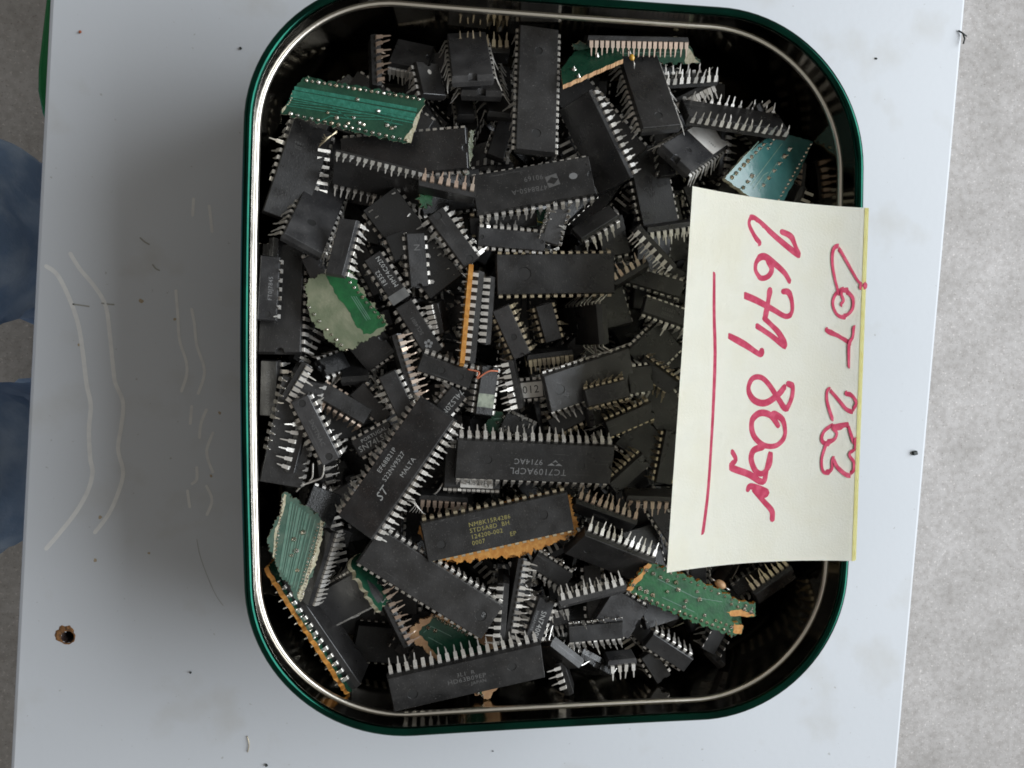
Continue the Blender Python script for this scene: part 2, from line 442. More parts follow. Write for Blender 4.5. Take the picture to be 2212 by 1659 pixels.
# ------------------------------------------------------------------ green tin
TCX, TCY, THX, THY, TROT, TBX, TBY = 0.05698, -0.01138, 0.09895, 0.11954, -0.01553, 0.00324, -0.00088
TRR = {(1, 1): 0.0501, (1, -1): 0.04936, (-1, 1): 0.04489, (-1, -1): 0.05112}
def tin_sdf(x, y, base=0.0):
    r = TRR[(1 if x > 0 else -1, 1 if y > 0 else -1)]
    sx = max(0, 1 - (y / THY) ** 2); sy = max(0, 1 - (x / THX) ** 2)
    kx = abs(x) - (THX - r + TBX * sx); ky = abs(y) - (THY - r + TBY * sy)
    return math.hypot(max(kx, 0), max(ky, 0)) + min(max(kx, ky), 0) - r
NT = 260
def tin_loop(o, z):
    out = []
    for k in range(NT):
        t = k * 2 * math.pi / NT
        a, b = 0.0, 0.25
        for _ in range(30):
            m_ = (a + b) / 2
            if tin_sdf(m_ * math.cos(t), m_ * math.sin(t)) > -o: b = m_
            else: a = m_
        out.append(Vector((a * math.cos(t), a * math.sin(t), z)))
    return out
TIN_M = Matrix.Translation((TCX, TCY, 0)) @ Matrix.Rotation(TROT, 4, 'Z')
TIN_I = TIN_M.inverted()
RIM_Z = 0.075
def sweep(prof, m, closed=False, cap=None):
    bm = bmesh.new()
    rings = [[bm.verts.new(p) for p in tin_loop(o * MM, z * MM)] for o, z in prof]
    pr = list(zip(rings, rings[1:])) + ([(rings[-1], rings[0])] if closed else [])
    for a, b in pr:
        for k in range(NT):
            bm.faces.new((a[k], a[(k + 1) % NT], b[(k + 1) % NT], b[k]))
    if cap is not None:
        bm.faces.new(rings[cap])
    bmesh.ops.recalc_face_normals(bm, faces=bm.faces)
    return mesh_from(bm, m, True)
tin = empty('tin', TIN_M)
tag(tin, 'open green lacquered tin with rounded corners, heaped with black chips', 'tin')
link('outer_wall', sweep([(2.6, 0.3), (1.6, 1.2), (1.4, 3), (1.4, 72.2)], M['tin_green']), tin, Matrix())
link('rim', sweep([(1.45 - 1.45 * math.cos(a), 73.5 + 1.5 * math.sin(a)) for a in [R(q) for q in range(-70, 250, 20)]], M['tin_green'], closed=True), tin, Matrix())
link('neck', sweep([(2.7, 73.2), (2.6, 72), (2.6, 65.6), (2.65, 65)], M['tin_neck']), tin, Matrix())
link('lining', sweep([(2.65, 64.9), (2.7, 62.4), (2.75, 61), (2.9, 4), (4.5, 2.2)], M['tin_inner'], cap=-1), tin, Matrix())
tag(link('bead', sweep([(2.68 + 0.95 * math.sin(R(a)), 64.9 - 1.2 * (1 - math.cos(R(a)))) for a in range(0, 181, 15)], M['tin_bead']), tin, Matrix()), 'bright raised ridge below the rim')

# ------------------------------------------------------------------ microchips
DIM = {'W': (13.7, 3.9, 1.45), 'N': (6.4, 3.4, 1.0), 'M': (9.2, 3.6, 1.2)}
def chip_body(L, w, h, dimples=(), notch=True, rn=1.0):
    """moulded package, millimetres; +X end carries the half-round notch"""
    bm = bmesh.new()
    arc = [R(90 + a) for a in (0, 30, 60, 90, 120, 150, 180)]
    def lp(i, z, cut=True, sub=0.0):
        x, y = L / 2 - i, w / 2 - i
        pts = [(-x, -y), (x, -y)]
        if notch:
            a = [(x + rn * math.cos(t), rn * math.sin(t)) for t in arc][::-1]      # from -rn to +rn through the body
            if cut: pts += a
            else: pts += [a[0], a[-1]]
        pts += [(x, y), (-x, y)]
        return [bm.verts.new((p[0] * MM, p[1] * MM, z * MM)) for p in pts]
    def wall(a, b):
        n = len(a)
        for k in range(n):
            bm.faces.new((a[k], a[(k + 1) % n], b[(k + 1) % n], b[k]))
    t0, t1, t2 = lp(0, 0.12), lp(0.32, h / 2 - 0.14), lp(0.5, h / 2)
    wall(t0, t1); wall(t1, t2)
    b0, b1, b2 = lp(0, -0.12, False), lp(0.32, -h / 2 + 0.14, False), lp(0.5, -h / 2, False)
    wall(b1, b0); wall(b2, b1)
    bm.faces.new(b2[::-1])
    if notch:
        c = [lp_v for lp_v in t0]
        # seam between halves: straight sides, then the ledge of the notch
        for a, b, a2, b2_ in ((0, 1, 0, 1), (1, 2, 1, 2), (8, 9, 3, 4), (9, 10, 4, 5), (10, 0, 5, 0)):
            bm.faces.new((b0[a2], b0[b2_], t0[b], t0[a]))
        bm.faces.new(t0[2:9])
        bm.faces.new((b0[2], b0[3], t0[8], t0[2]))
    else:
        wall(b0, t0)
    ed = [bm.edges.get((t2[k], t2[(k + 1) % len(t2)])) for k in range(len(t2))]
    for (dx, dy, r) in dimples:
        ci = [bm.verts.new(((dx + r * math.cos(k * math.pi / 9)) * MM, (dy + r * math.sin(k * math.pi / 9)) * MM, h / 2 * MM)) for k in range(18)]
        ed += [bm.edges.new((ci[k], ci[(k + 1) % 18])) for k in range(18)]
        lw = [bm.verts.new(((dx + r * 0.93 * math.cos(k * math.pi / 9)) * MM, (dy + r * 0.93 * math.sin(k * math.pi / 9)) * MM, (h / 2 - 0.22) * MM)) for k in range(18)]
        for k in range(18):
            bm.faces.new((ci[k], ci[(k + 1) % 18], lw[(k + 1) % 18], lw[k]))
        bm.faces.new(lw).material_index = 1
    bmesh.ops.triangle_fill(bm, edges=ed, use_beauty=True)
    bmesh.ops.recalc_face_normals(bm, faces=bm.faces)
    return bm

def pin_mesh(sh, drop, tip, twist, m, stub=False, splay=0):
    """one lead: shoulder out of the body, wide blade, narrow tip; origin where it leaves the plastic"""
    bm = bmesh.new()
    def slab(sec):
        rings = []
        for (y, z, wx, t, ny, nz, dx) in sec:
            rings.append([bm.verts.new(((dx + sx * wx) * MM, (y + s * ny * t) * MM, (z + s * nz * t) * MM)) for sx, s in ((-1, -1), (1, -1), (1, 1), (-1, 1))])
        for a, b in zip(rings, rings[1:]):
            for k in range(4):
                bm.faces.new((a[k], a[(k + 1) % 4], b[(k + 1) % 4], b[k]))
        bm.faces.new(rings[0][::-1]); bm.faces.new(rings[-1])
    s = [(-0.4, 0, .64, .13, 0, 1, 0), (sh - .12, 0, .64, .13, 0, 1, 0), (sh, -.12, .64, .13, .7, .7, 0), (sh + .04, -drop + .18, .60, .13, 1, 0, 0), (sh + .05, -drop, .26, .13, 1, 0, 0)]
    if stub:
        s = s[:-1] + [(sh + .05, -drop, .55, .13, 1, 0, 0)]
    else:
        s += [(sh + .05 + twist * .3, -drop - tip * .6, .21, .13, 1, 0, twist * .25), (sh + .05 + twist * .8, -drop - tip + .5, .19, .12, 1, 0, twist * .6), (sh + .05 + twist, -drop - tip, .10, .10, 1, 0, twist * .8)]
    a = R(splay)
    def turn(q):
        y, z, wx, t, ny, nz, dx = q
        y0, z0 = y - sh, z + .13
        return (sh + y0 * math.cos(a) - z0 * math.sin(a), -.13 + y0 * math.sin(a) + z0 * math.cos(a), wx, t, ny * math.cos(a) - nz * math.sin(a), ny * math.sin(a) + nz * math.cos(a), dx)
    s = s[:3] + [turn(q) for q in s[3:]]
    slab(s)
    bmesh.ops.recalc_face_normals(bm, faces=bm.faces)
    return mesh_from(bm, m)
PINS = {}
PIN_MAT = {'tin': 'tin', 'copper': 'copper_pin', 'gold': 'gold_pin'}
PIN_VAR = [(.85, 2.3, 2.6, 0), (.85, 2.3, 2.5, .25), (.85, 2.3, 2.4, -.35), (.85, 2.3, 1.7, .1), (.85, 2.4, 0, 0, True)]
def get_pin(kind, v, splay):
    key = (kind, v, int(round(splay / 8.0)))
    if key not in PINS:
        p = PIN_VAR[v]
        PINS[key] = pin_mesh(p[0], p[1], p[2], p[3], M[PIN_MAT[kind]], len(p) > 4, key[2] * 8.0)
    return PINS[key]

_txt = {}
def text_mesh(s, size, m, shear=0.0, align='CENTER', weight=0.0):
    key = (s, size, m.name, shear, align, weight)
    if key not in _txt:
        cu = bpy.data.curves.new('lettering', 'FONT')
        cu.body = s; cu.size = size * MM / 0.70; cu.align_x = align; cu.align_y = 'CENTER'; cu.shear = shear
        cu.resolution_u = 2; cu.offset = weight * MM
        cu.space_character = 1.08
        ob = bpy.data.objects.new('lettering', cu); col.objects.link(ob)
        bpy.context.view_layer.update()
        me = bpy.data.meshes.new_from_object(ob.evaluated_get(bpy.context.evaluated_depsgraph_get()))
        bpy.data.objects.remove(ob); bpy.data.curves.remove(cu)
        me.materials.clear(); me.materials.append(m)
        _txt[key] = me
    return _txt[key]

def frame(p0, p1, z0, z1, roll):
    a = at(p0[0], p0[1], z0 * MM); b = at(p1[0], p1[1], z1 * MM)
    X = (b - a).normalized()
    Y = Vector((0, 0, 1)).cross(X).normalized()
    Z = X.cross(Y)
    r = R(roll)
    Y2 = Y * math.cos(r) + Z * math.sin(r)
    Z2 = Z * math.cos(r) - Y * math.sin(r)
    m = Matrix((X, Y2, Z2)).transposed().to_4x4()
    m.translation = (a + b) / 2
    return m, (b - a).length / MM

def push_in(m, pts, gap=2.9):
    """slide a placed piece towards the middle until it is clear of the tin wall"""
    for _ in range(8):
        worst, wp = -gap * MM, None
        for p in pts:
            q = TIN_I @ (m @ (Vector(p) * MM))
            d = tin_sdf(q.x, q.y)
            if d > worst and q.z < .0735: worst, wp = d, q
        if wp is None: return
        g = Vector((tin_sdf(wp.x + 1e-4, wp.y) - tin_sdf(wp.x - 1e-4, wp.y), tin_sdf(wp.x, wp.y + 1e-4) - tin_sdf(wp.x, wp.y - 1e-4), 0)).normalized()
        m.translation -= TIN_M.to_3x3() @ (g * (worst + gap * MM + 1e-4))

GROUP = 'black chips heaped in the green tin'
CHIPS = 0
def chip(kind, p0, p1, z0, z1, roll, label, n=None, dimples=(), texts=(), body='epoxy', pin='tin', splay=None, sd=6, notch=None,
         sticker=None, mats=None, wx=None, group=GROUP, rows=(1, -1), individual=True, broken=.05):
    global CHIPS
    CHIPS += 1
    m, L = frame(p0, p1, z0, z1, roll)
    w, h, rn = DIM[kind]
    if wx: w = wx
    if n is None: n = max(3, int((L - 0.6) / 2.5))
    pitch = L / (n + 0.22)
    push_in(m, [(sx * L / 2, sy * w / 2, sz * h / 2) for sx in (-1, 1) for sy in (-1, 1) for sz in (-1, 1)])
    root = empty('microchip', m)
    tag(root, label, 'microchip', group)
    dm = [(fx * L / 2, fy * w / 2, r) for fx, fy, r in dimples]
    if notch is None: notch = rnd.random() < .6
    bm_ = chip_body(L, w, h, dm, notch, rn)
    link('body', mesh_from(bm_, [M[body], M['dimple']]), root, Matrix())
    bent = splay if splay is not None else (rnd.gauss(14, 9) if sd > 2 else 0)
    if individual:
        for s in rows:
            row_splay = bent + rnd.gauss(0, 3)
            for k in range(n):
                v = 0 if rnd.random() < .55 else rnd.choice((1, 2, 3))
                if rnd.random() < broken: v = 4
                loc = Matrix.Translation(((k - (n - 1) / 2) * pitch * MM, s * (w / 2 - .05) * MM, 0))
                if s < 0: loc = loc @ Matrix.Rotation(math.pi, 4, 'Z')
                sd_ = sd if rnd.random() > .07 else sd * 3.5
                if sd > 0:                       # no lead goes through the tin wall
                    tip = TIN_I @ (m @ (loc @ Vector((0, 1.2 * MM, -4.6 * MM)))); mid_ = TIN_I @ (m @ (loc @ Vector((0, 1.2 * MM, 0))))
                    if max(tin_sdf(tip.x, tip.y), tin_sdf(mid_.x, mid_.y)) > -.0042 and min(tip.z, mid_.z) < .075: continue
                loc = loc @ Matrix.Rotation(R(rnd.gauss(0, sd_ * .4)), 4, 'X') @ Matrix.Rotation(R(rnd.gauss(0, sd_ * .5)), 4, 'Y')
                link('pin', get_pin(pin, v, row_splay + rnd.gauss(0, sd_)), root, loc)
    else:
        key = ('row', n, round(pitch, 1))
        if key not in PINS:
            b2 = bmesh.new()
            for k in range(n):
                t = bmesh.new(); t.from_mesh(get_pin('tin', k % 3, 0))
                bmesh.ops.transform(t, matrix=Matrix.Translation(((k - (n - 1) / 2) * pitch * MM, 0, 0)), verts=t.verts)
                tm = bpy.data.meshes.new('t'); t.to_mesh(tm); t.free(); b2.from_mesh(tm); bpy.data.meshes.remove(tm)
            PINS[key] = mesh_from(b2, M['tin'])
        for s in rows:
            loc = Matrix.Translation((0, s * (w / 2 - .05) * MM, 0))
            if s < 0: loc = loc @ Matrix.Rotation(math.pi, 4, 'Z')
            tag(link('pin_row', PINS[key], root, loc), kind='stuff')
    for t in texts:
        s, tx, ty, size, ink = t[:5]
        rot = t[5] if len(t) > 5 else 0
        al = t[6] if len(t) > 6 else 'CENTER'
        shr = t[7] if len(t) > 7 else 0.0
        loc = Matrix.Translation((tx * MM, ty * MM, (h / 2 + (.13 if sticker else .03)) * MM)) @ Matrix.Rotation(R(rot), 4, 'Z')
        link('lettering', text_mesh(s, size, M[ink], shr, al, .03 if shr else 0.0), root, loc)
    if sticker:
        x0, x1, y0, y1 = sticker[:4]
        b2 = bmesh.new(); add_box(b2, (x0 * MM, y0 * MM, (h / 2 + .01) * MM), (x1 * MM, y1 * MM, (h / 2 + .11) * MM))
        link('paper_sticker', mesh_from(b2, M[sticker[4] if len(sticker) > 4 else 'sticker']), root, Matrix())
    return root

def logo(root, polys, x, y, rot, ink, h):
    bm_ = bmesh.new()
    for poly in polys:
        bm_.faces.new([bm_.verts.new((a * MM, b * MM, 0)) for a, b in poly])
    link('logo', mesh_from(bm_, M[ink]), root, Matrix.Translation((x * MM, y * MM, (h / 2 + .03) * MM)) @ Matrix.Rotation(R(rot), 4, 'Z'))

END = lambda r, f=.74: [(-f, 0, r), (f, 0, r)]
# ---- upper left and top
chip('W', (570, 474), (638, 270), 56, 50, 12, 'wide grey sheened chip tucked under the upper left green board, against the left tin wall', 13, texts=[('1984', 9, 2.5, 1, 'faint_ink', 90), ('SSIL', 7.5, 2.5, 1, 'faint_ink', 90)], body='epoxy')
chip('W', (650, 535), (745, 318), 67, 30, 16, 'steeply tilted wide grey chip lettered CMD and 8826, comb of leads on its left edge', 20, dimples=[(-.62, .05, 1.5)], body='epoxy_grey', splay=24,
     texts=[('CMDµ', 8.5, 3.2, 1.5, 'white_ink', -90 + 90), ('G65SC22P-1', 6, 0.4, 1.5, 'white_ink', 0), ('8826', 4.5, -2.6, 1.5, 'white_ink', 0), ('A', 9.5, -3.4, 1.2, 'white_ink', 0)])
chip('W', (720, 360), (925, 410), 59, 59, -118, 'upturned wide chip with two rows of broad white leads, below the upper left green board', 14, notch=False, broken=0, splay=12, sd=3)
chip('W', (740, 345), (1012, 322), 52, 62, 0, 'wide dark chip with a bright notched end, behind the upturned chip with broad white leads', 18, notch=True)
chip('N', (903, 398), (1026, 425), 67, 67, 75, 'short narrow chip on edge, seven tan leads standing up, left of the pale dotted chip', 7, pin='copper', notch=False)
chip('N', (808, 85), (812, 195), 50, 54, 80, 'narrow chip standing upright at the top with its leads pointing right', 7, pin='copper')
chip('W', (848, 118), (930, 135), 44, 46, -35, 'half buried chip at the top, pale upper edge and a dotted row of lead tips', 9)
r = chip('M', (935, 212), (918, 140), 55, 52, 25, 'chip marked with a bright white dot, to the left of the tilted grey chip stack', 5, wx=9)
logo(r, [[(.9 * math.cos(k * .5), .7 * math.sin(k * .5)) for k in range(12)]], 2.4, 0, 0, 'sticker', 3.6)
chip('W', (1008, 72), (1022, 166), 45, 67, 6, 'grey chip tilted up at the top of a stack of chips, notched end towards us', 9, body='epoxy_grey', notch=True)
chip('W', (1032, 120), (1040, 208), 36, 58, 4, 'black chip wedged directly under the tilted grey notched chip', 9)
chip('N', (1000, 215), (1007, 258), 42, 49, 0, 'stubby end of a narrow chip below the tilted grey stack, left one of two', 4)
chip('M', (1074, 150), (1081, 254), 34, 54, 0, 'stubby end of a wider chip below the tilted grey stack, right one of two', 6)
chip('W', (1163, 60), (1155, 328), 54, 66, 0, 'long plain wide chip running straight down from the top rim, round mark near each end', 20, dimples=[(.72, 0, 1.6), (-.6, 0, 1.4)], notch=False)
chip('N', (985, 112), (1100, 118), 46, 46, 70, 'narrow chip against the top wall with its leads pointing at the rim', 8, pin='gold')
chip('N', (1265, 52), (1482, 57), 56, 56, -72, 'long narrow chip soldered on edge to the jagged board at the top rim', 19, pin='copper', sd=1, broken=0)
chip('W', (1375, 122), (1428, 283), 52, 68, 0, 'wide grey chip leaning at the top right with long leads fanned out on both sides', 14, dimples=[(.70, 0, 1.4), (-.8, 0, 1.2)], body='epoxy', splay=22, notch=False)
chip('N', (1425, 178), (1545, 170), 53, 53, 120, 'upturned dark chip with two short lead rows, behind the fanned grey chip at top right', 8)
chip('N', (1452, 222), (1536, 180), 47, 50, -70, 'narrow chip in shadow with a slanting row of leads, right of the leaning grey chip', 10)
chip('W', (1475, 242), (1690, 275), 57, 57, 130, 'long wide upturned chip at the upper right, two long rows of thin leads', 14, notch=False)
chip('W', (1546, 290), (1454, 350), 44, 66, 18, 'chip with a white paper sticker and a notch, above the handwritten note', 14, dimples=[(.45, 0, 1.2)], body='epoxy_grey', notch=True, sticker=(-16, -1.2, -6.2, 6.2),
     texts=[('1983', -6, 3, 1.1, 'faint_ink', 90)])
chip('N', (1736, 432), (1743, 352), 42, 42, 75, 'narrow chip in the dark by the right tin wall, leads towards the blue sheened board', 6, pin='copper')
chip('W', (1333, 402), (1243, 215), 58, 58, -42, 'slanting wide dark chip, bright lead comb on its right edge, left of the fanned chip', 13, splay=10, notch=False)
r = chip('W', (1022, 425), (1280, 382), 62, 66, -14, 'wide chip with a pale dot at its right end and faint upside down lettering', 16, dimples=[(.92, .55, .3)], body='epoxy', notch=True,
     texts=[('90169', 0.5, 2.2, 1.7, 'faint_ink', 180), ('47B8450-A', -1.5, -1.6, 1.7, 'faint_ink', 180)])
logo(r, [[(1.4 * math.cos(k * .35), 1.1 * math.sin(k * .35)) for k in range(18)]], 13.5, .6, 0, 'grey_ink', 3.9)
logo(r, [[(-2, -2), (2, -2), (2, 0), (0.1, -1.3)], [(2, 0), (2, 2), (-2, 2), (-2, 0), (0, 1.3)], [(-2, 0), (-2, -2), (0, -1.3)][::-1]], 6.5, .2, 10, 'faint_ink', 3.9)

# ---- left side, middle
chip('W', (818, 430), (965, 622), 58, 60, 180, 'glossy black wide chip on its back in the left middle, short leads along both edges', 13, body='epoxy_gloss', splay=-60, sd=8, notch=False)
chip('N', (895, 503), (905, 622), 65, 65, -8, 'small worn chip with a letter N, resting on the glossy upturned chip', 6, texts=[('N', -4, 0, 2, 'faint_ink', 0)], pin='tin')
chip('N', (850, 505), (872, 560), 63, 64, 0, 'small shiny scrap of chip with white glints resting on the glossy upturned chip', 3, body='epoxy_gloss')
chip('N', (725, 598), (757, 476), 70, 66, -22, 'smooth grey narrow chip standing on the torn pale and green board', 8, body='epoxy_grey', notch=False)
chip('W', (610, 530), (602, 765), 50, 60, 0, 'wide black blank chip by the left tin wall, beside the torn pale board', 14)
chip('N', (556, 693), (564, 552), 62, 62, 6, 'narrow chip with faint lettering lying on the wide blank chip at the left wall', 7, texts=[('FT0J7845', 0, -.6, 1.3, 'grey_ink', 0)], body='epoxy_grey', splay=192, sd=4, dimples=[(-.78, 0, 1)], notch=False)
chip('N', (591, 702), (599, 515), 52, 52, 75, 'narrow chip on edge near the left wall, its bent leads reaching left', 10, splay=-15, sd=12)
chip('M', (662, 588), (700, 572), 54, 54, 0, 'small grey chip end peeping out above the torn pale and green board', 3, body='epoxy_grey')
chip('N', (803, 553), (868, 650), 63, 65, 0, 'narrow chip lettered 18352 with a stuck on tab, upper one of two end to end', 7, texts=[('18352', -.6, -1.4, 1.5, 'white_ink', 180), ('MM74C02N', -1.5, 1.3, 1.5, 'white_ink', 180)], notch=False,
     sticker=(5.6, 8.8, -3.2, 3.2, 'dull_sticker'))
r = chip('N', (870, 655), (940, 766), 61, 62, 0, 'narrow chip with a printed flower mark, lower one of two end to end', 8, texts=[('SCL4001', -1.2, 0, 1.2, 'faint_ink', 180)], dimples=[])
logo(r, [[(.95 * math.cos(q * 1.2566) + .55 * math.cos(k * .7), .95 * math.sin(q * 1.2566) + .55 * math.sin(k * .7)) for k in range(9)] for q in range(5)], 5.8, 0, 0, 'grey_ink', 3.4)
chip('W', (1014, 784), (1034, 588), 60, 60, 84, 'chip on edge soldered directly to the upright orange board', 12, sd=2, wx=12, broken=0)
chip('N', (1049, 745), (1060, 598), 60, 60, 82, 'narrow chip on edge, second to the right from the upright orange board', 10, sd=2, broken=0)
chip('N', (938, 458), (1020, 570), 66, 66, 0, 'narrow chip with large round end marks and dark engraving, above the upright orange board', 9, dimples=[(-.83, 0, 1.3), (.83, 0, 1.3)], texts=[('PORTUGAL', 1, 0, 1.6, 'dark_ink', 0)], notch=False, splay=15, sd=14)
chip('N', (1030, 511), (1178, 524), 63, 63, 4, 'clean grey narrow chip lying level above the plain wide chip, tiny end marks', 10, dimples=[(-.87, 0, .7), (.87, 0, .7)], body='epoxy_grey', notch=False)
chip('N', (1012, 488), (1160, 474), 57, 57, 20, 'narrow chip mostly hidden behind the clean grey level chip', 9, pin='gold')
chip('N', (1209, 442), (1186, 528), 63, 63, 178, "upturned narrow chip with curled leads, at the clean grey level chip's right end", 7, body='epoxy_grey', splay=-12, sd=10)
chip('W', (1070, 594), (1326, 591), 62, 62, 0, 'plain wide blank chip lying level mid heap, large round mark at its left end', 15, dimples=[(-.53, .02, 2.2)], notch=False, splay=8, pin='gold')
chip('N', (1245, 512), (1328, 460), 63, 62, -38, "narrow dark chip with gleaming right leads, above the plain wide blank chip's right end", 6)
chip('W', (1290, 520), (1352, 505), 55, 55, 0, 'corner of a wide chip showing above the right end of the plain wide blank chip', 4, body='epoxy')
chip('N', (1454, 580), (1372, 490), 62, 62, 72, 'narrow chip on edge left of the note, seven leads pointing down to the left', 7, notch=False, broken=0)
chip('N', (1392, 500), (1502, 484), 58, 58, -75, 'narrow chip on edge half under the note, pale straight upper edge and leads hanging down', 8)
chip('N', (1322, 615), (1396, 570), 56, 56, 72, 'narrow chip in shadow with four browned leads, right of the plain wide blank chip', 6, pin='copper')
chip('N', (1388, 658), (1490, 694), 58, 58, -12, 'dark narrow chip in shadow beside the note with faint two line print', 8, texts=[('LM339', 0, .8, 1.2, 'faint_ink', 180), ('09000', 0, -1, 1.2, 'faint_ink', 180)])
chip('W', (1221, 706), (1303, 700), 40, 67, 0, 'wide chip tilted up, bluish lit end facing right, below the plain wide blank chip', 10, dimples=[(0, 0, 1.2)], notch=False, body='epoxy')
chip('N', (1195, 738), (1172, 656), 57, 57, 0, 'narrow chip in the dark with curled leads, left of the bluish lit chip end', 6, splay=15, sd=12, pin='gold')
chip('N', (1080, 664), (1128, 770), 62, 62, 6, 'narrow grey chip with brown and gold leads, right of the upright orange board', 8, pin='gold', dimples=[(.2, 0, 1.1)], body='epoxy_grey')
chip('N', (957, 716), (942, 650), 58, 60, 62, 'curved looking chip on edge with thin leads spread left, left of the upright orange board', 6, splay=10, sd=3)
chip('N', (905, 780), (1020, 820), 64, 64, 12, 'narrow black chip with dark engraved letters under the foot of the upright orange board', 8, texts=[('LND', -5.5, 0, 2, 'dark_ink', 0)], dimples=[(-.15, 0, 1.2), (.55, 0, 1.1)], notch=False)
chip('N', (898, 875), (852, 722), 60, 60, -78, 'narrow chip on edge, comb of copper coloured leads, above the chip lettered MALTA', 11, pin='copper', broken=0)

# ---- left side, lower
chip('N', (555, 777), (552, 900), 57, 57, 20, 'narrow chip against the left wall with pale two line print read sideways', 8, texts=[('SN74LS137N', 0, -.3, 1.4, 'grey_ink', 0), ('SINGAPORE', 0, 1.5, .8, 'faint_ink', 0)], notch=False)
chip('W', (592, 1047), (643, 818), 60, 60, -172, 'wide chip on its back by the left wall, bright leads beside the slanting grey chip', 14, sd=2, broken=0, notch=False, splay=-28)
chip('N', (632, 1020), (661, 905), 60, 60, 72, 'narrow chip on edge with few twisted leads, right of the upturned left wall chip', 6, sd=12)
chip('N', (647, 858), (717, 997), 66, 66, 0, 'slanting narrow grey chip with round end marks and short bent leads, in the lower left', 9, dimples=[(-.82, 0, 1.25), (.82, 0, 1.25)], texts=[('SNSTNAC', 1, 0, 1.4, 'faint_ink', 0)], body='epoxy_grey', splay=10, sd=10, notch=False)
chip('N', (612, 862), (660, 782), 61, 61, -72, 'narrow chip on edge, leads fanned right, above the slanting grey chip with round end marks', 7, splay=8)
chip('N', (690, 842), (795, 904), 58, 58, -22, 'dark narrow chip in the lower left with drooping bent leads below it', 8, splay=10, sd=12, pin='copper')
chip('N', (770, 838), (836, 906), 57, 57, 8, 'short dark chip between the drooping lead chip and the rounded black chip', 6)
chip('N', (835, 805), (888, 914), 64, 64, 0, 'rounded black narrow chip touching the top corner of the chip lettered MALTA', 8, sd=9)
chip('M', (767, 752), (767, 824), 40, 58, 0, 'end of a tilted chip seen head on, below the torn pale and green board', 5)
chip('N', (745, 778), (690, 798), 52, 59, 10, 'small black chip with a bluish lit end, below the torn pale and green board', 4, body='epoxy_gloss')
chip('W', (770, 768), (832, 722), 54, 59, 6, 'black chip still soldered beneath the torn pale and green board', 6, body='epoxy')
chip('N', (768, 972), (850, 926), 62, 62, -14, 'narrow chip lettered PORTUGAL on a slant, left of the long chip lettered MALTA', 6, texts=[('PORTUGAL', 0.6, 1.2, 1.2, 'white_ink', 0), ('SN74LS10N', 1.2, -1, 1.9, 'white_ink', 0)], splay=4)
c12 = chip('W', (768, 1140), (947, 880), 70, 70, -15, 'long wide chip lettered MALTA lying diagonally over the heap, pale leads along its right edge', 20, notch=False, sd=3, splay=34, broken=0, body='epoxy',
     texts=[('EF68B21P', 0.2, 3.7, 1.5, 'white_ink', 0), ('S22NV9527', -.2, 0.7, 1.5, 'white_ink', 0), ('MALTA', 2.2, -3.2, 1.5, 'white_ink', 0), ('ST', -9.6, -1.2, 2.6, 'white_ink', 0, 'CENTER', .35)])
chip('W', (658, 1088), (724, 1112), 58, 56, -20, 'black chip half hidden behind the left green board with many traces', 4, body='epoxy_gloss')
chip('N', (735, 1050), (760, 1090), 54, 54, 0, 'small dark chip end with faint print, left of the long chip lettered MALTA', 3, texts=[('SN', 0, 0, 1.6, 'faint_ink', 0)])
chip('W', (642, 1290), (692, 1132), 56, 58, -34, 'chip soldered underneath the left green board with many traces', 16, sd=1, broken=0)
chip('W', (779, 1464), (625, 1238), 52, 52, 77, 'long chip on edge soldered to the orange edged board in the lower left corner', 14, sd=1, broken=0, notch=False)
chip('W', (690, 1320), (800, 1262), 48, 61, 0, 'wide glossy chip reflecting grey light on its torn board, lower left', 14, body='epoxy_grey', notch=False)
chip('N', (877, 1392), (817, 1268), 54, 54, -74, 'narrow chip on edge with a comb of pinkish leads, under the long blank diagonal chip', 9, pin='copper')
chip('W', (795, 1175), (1063, 1342), 67, 67, 0, 'long blank diagonal chip in the lower middle, ringed round mark near its lower right end', 20, dimples=[(.80, .02, 2.0)], notch=False, splay=2, sd=3, body='epoxy', texts=[('60', 20.3, .7, 1.2, 'grey_ink', 90)])
d5 = chip('W', (915, 1170), (1232, 1101), 68, 68, 0, 'long wide chip with four lines of yellow lettering, still on a scrap of orange board', 19, dimples=[(-.78, -.25, 1.4), (.62, .1, 1.5)], pin='gold', notch=False, splay=2, sd=2, broken=0,
     texts=[('NMBK15R4286', -9.6, 2.6, 1.45, 'yellow_ink', 0, 'LEFT'), ('STD5A8D  BH', -9.6, .6, 1.45, 'yellow_ink', 0, 'LEFT'), ('124200-002', -9.6, -1.5, 1.45, 'yellow_ink', 0, 'LEFT'), ('0007', -9.6, -3.6, 1.45, 'yellow_ink', 0, 'LEFT'), ('EP', 3.2, -3.3, 1.45, 'yellow_ink', 0, 'LEFT')])

# ---- lower middle and right
chip('N', (1235, 1086), (1368, 1134), 62, 61, 46, 'narrow chip with bright upper edge and tan leads, right of the yellow lettered chip', 10, pin='copper', texts=[('INDIA', -1, .4, 1.4, 'faint_ink', 180)], notch=False, broken=0)
chip('W', (1240, 1166), (1392, 1226), 64, 60, 42, 'wide grey sloping chip between the tan leaded narrow chip and the bright green soldered board', 12, dimples=[(-.6, -.1, 1.2)], body='epoxy', notch=False)
chip('N', (1205, 1302), (1350, 1266), 68, 68, 62, 'narrow chip on edge with nine leads standing up, left of the bright green soldered board', 9, dimples=[(-.8, -.2, .8)], body='epoxy_grey', notch=False)
chip('N', (1150, 1205), (1228, 1256), 58, 59, 176, "upturned narrow chip with crossed slanting leads, below the yellow lettered chip's right end", 7, splay=10)
chip('W', (1302, 1300), (1376, 1344), 57, 56, 0, "corner of a grey blue wide chip under the bright green soldered board's left end", 6, body='epoxy_grey')
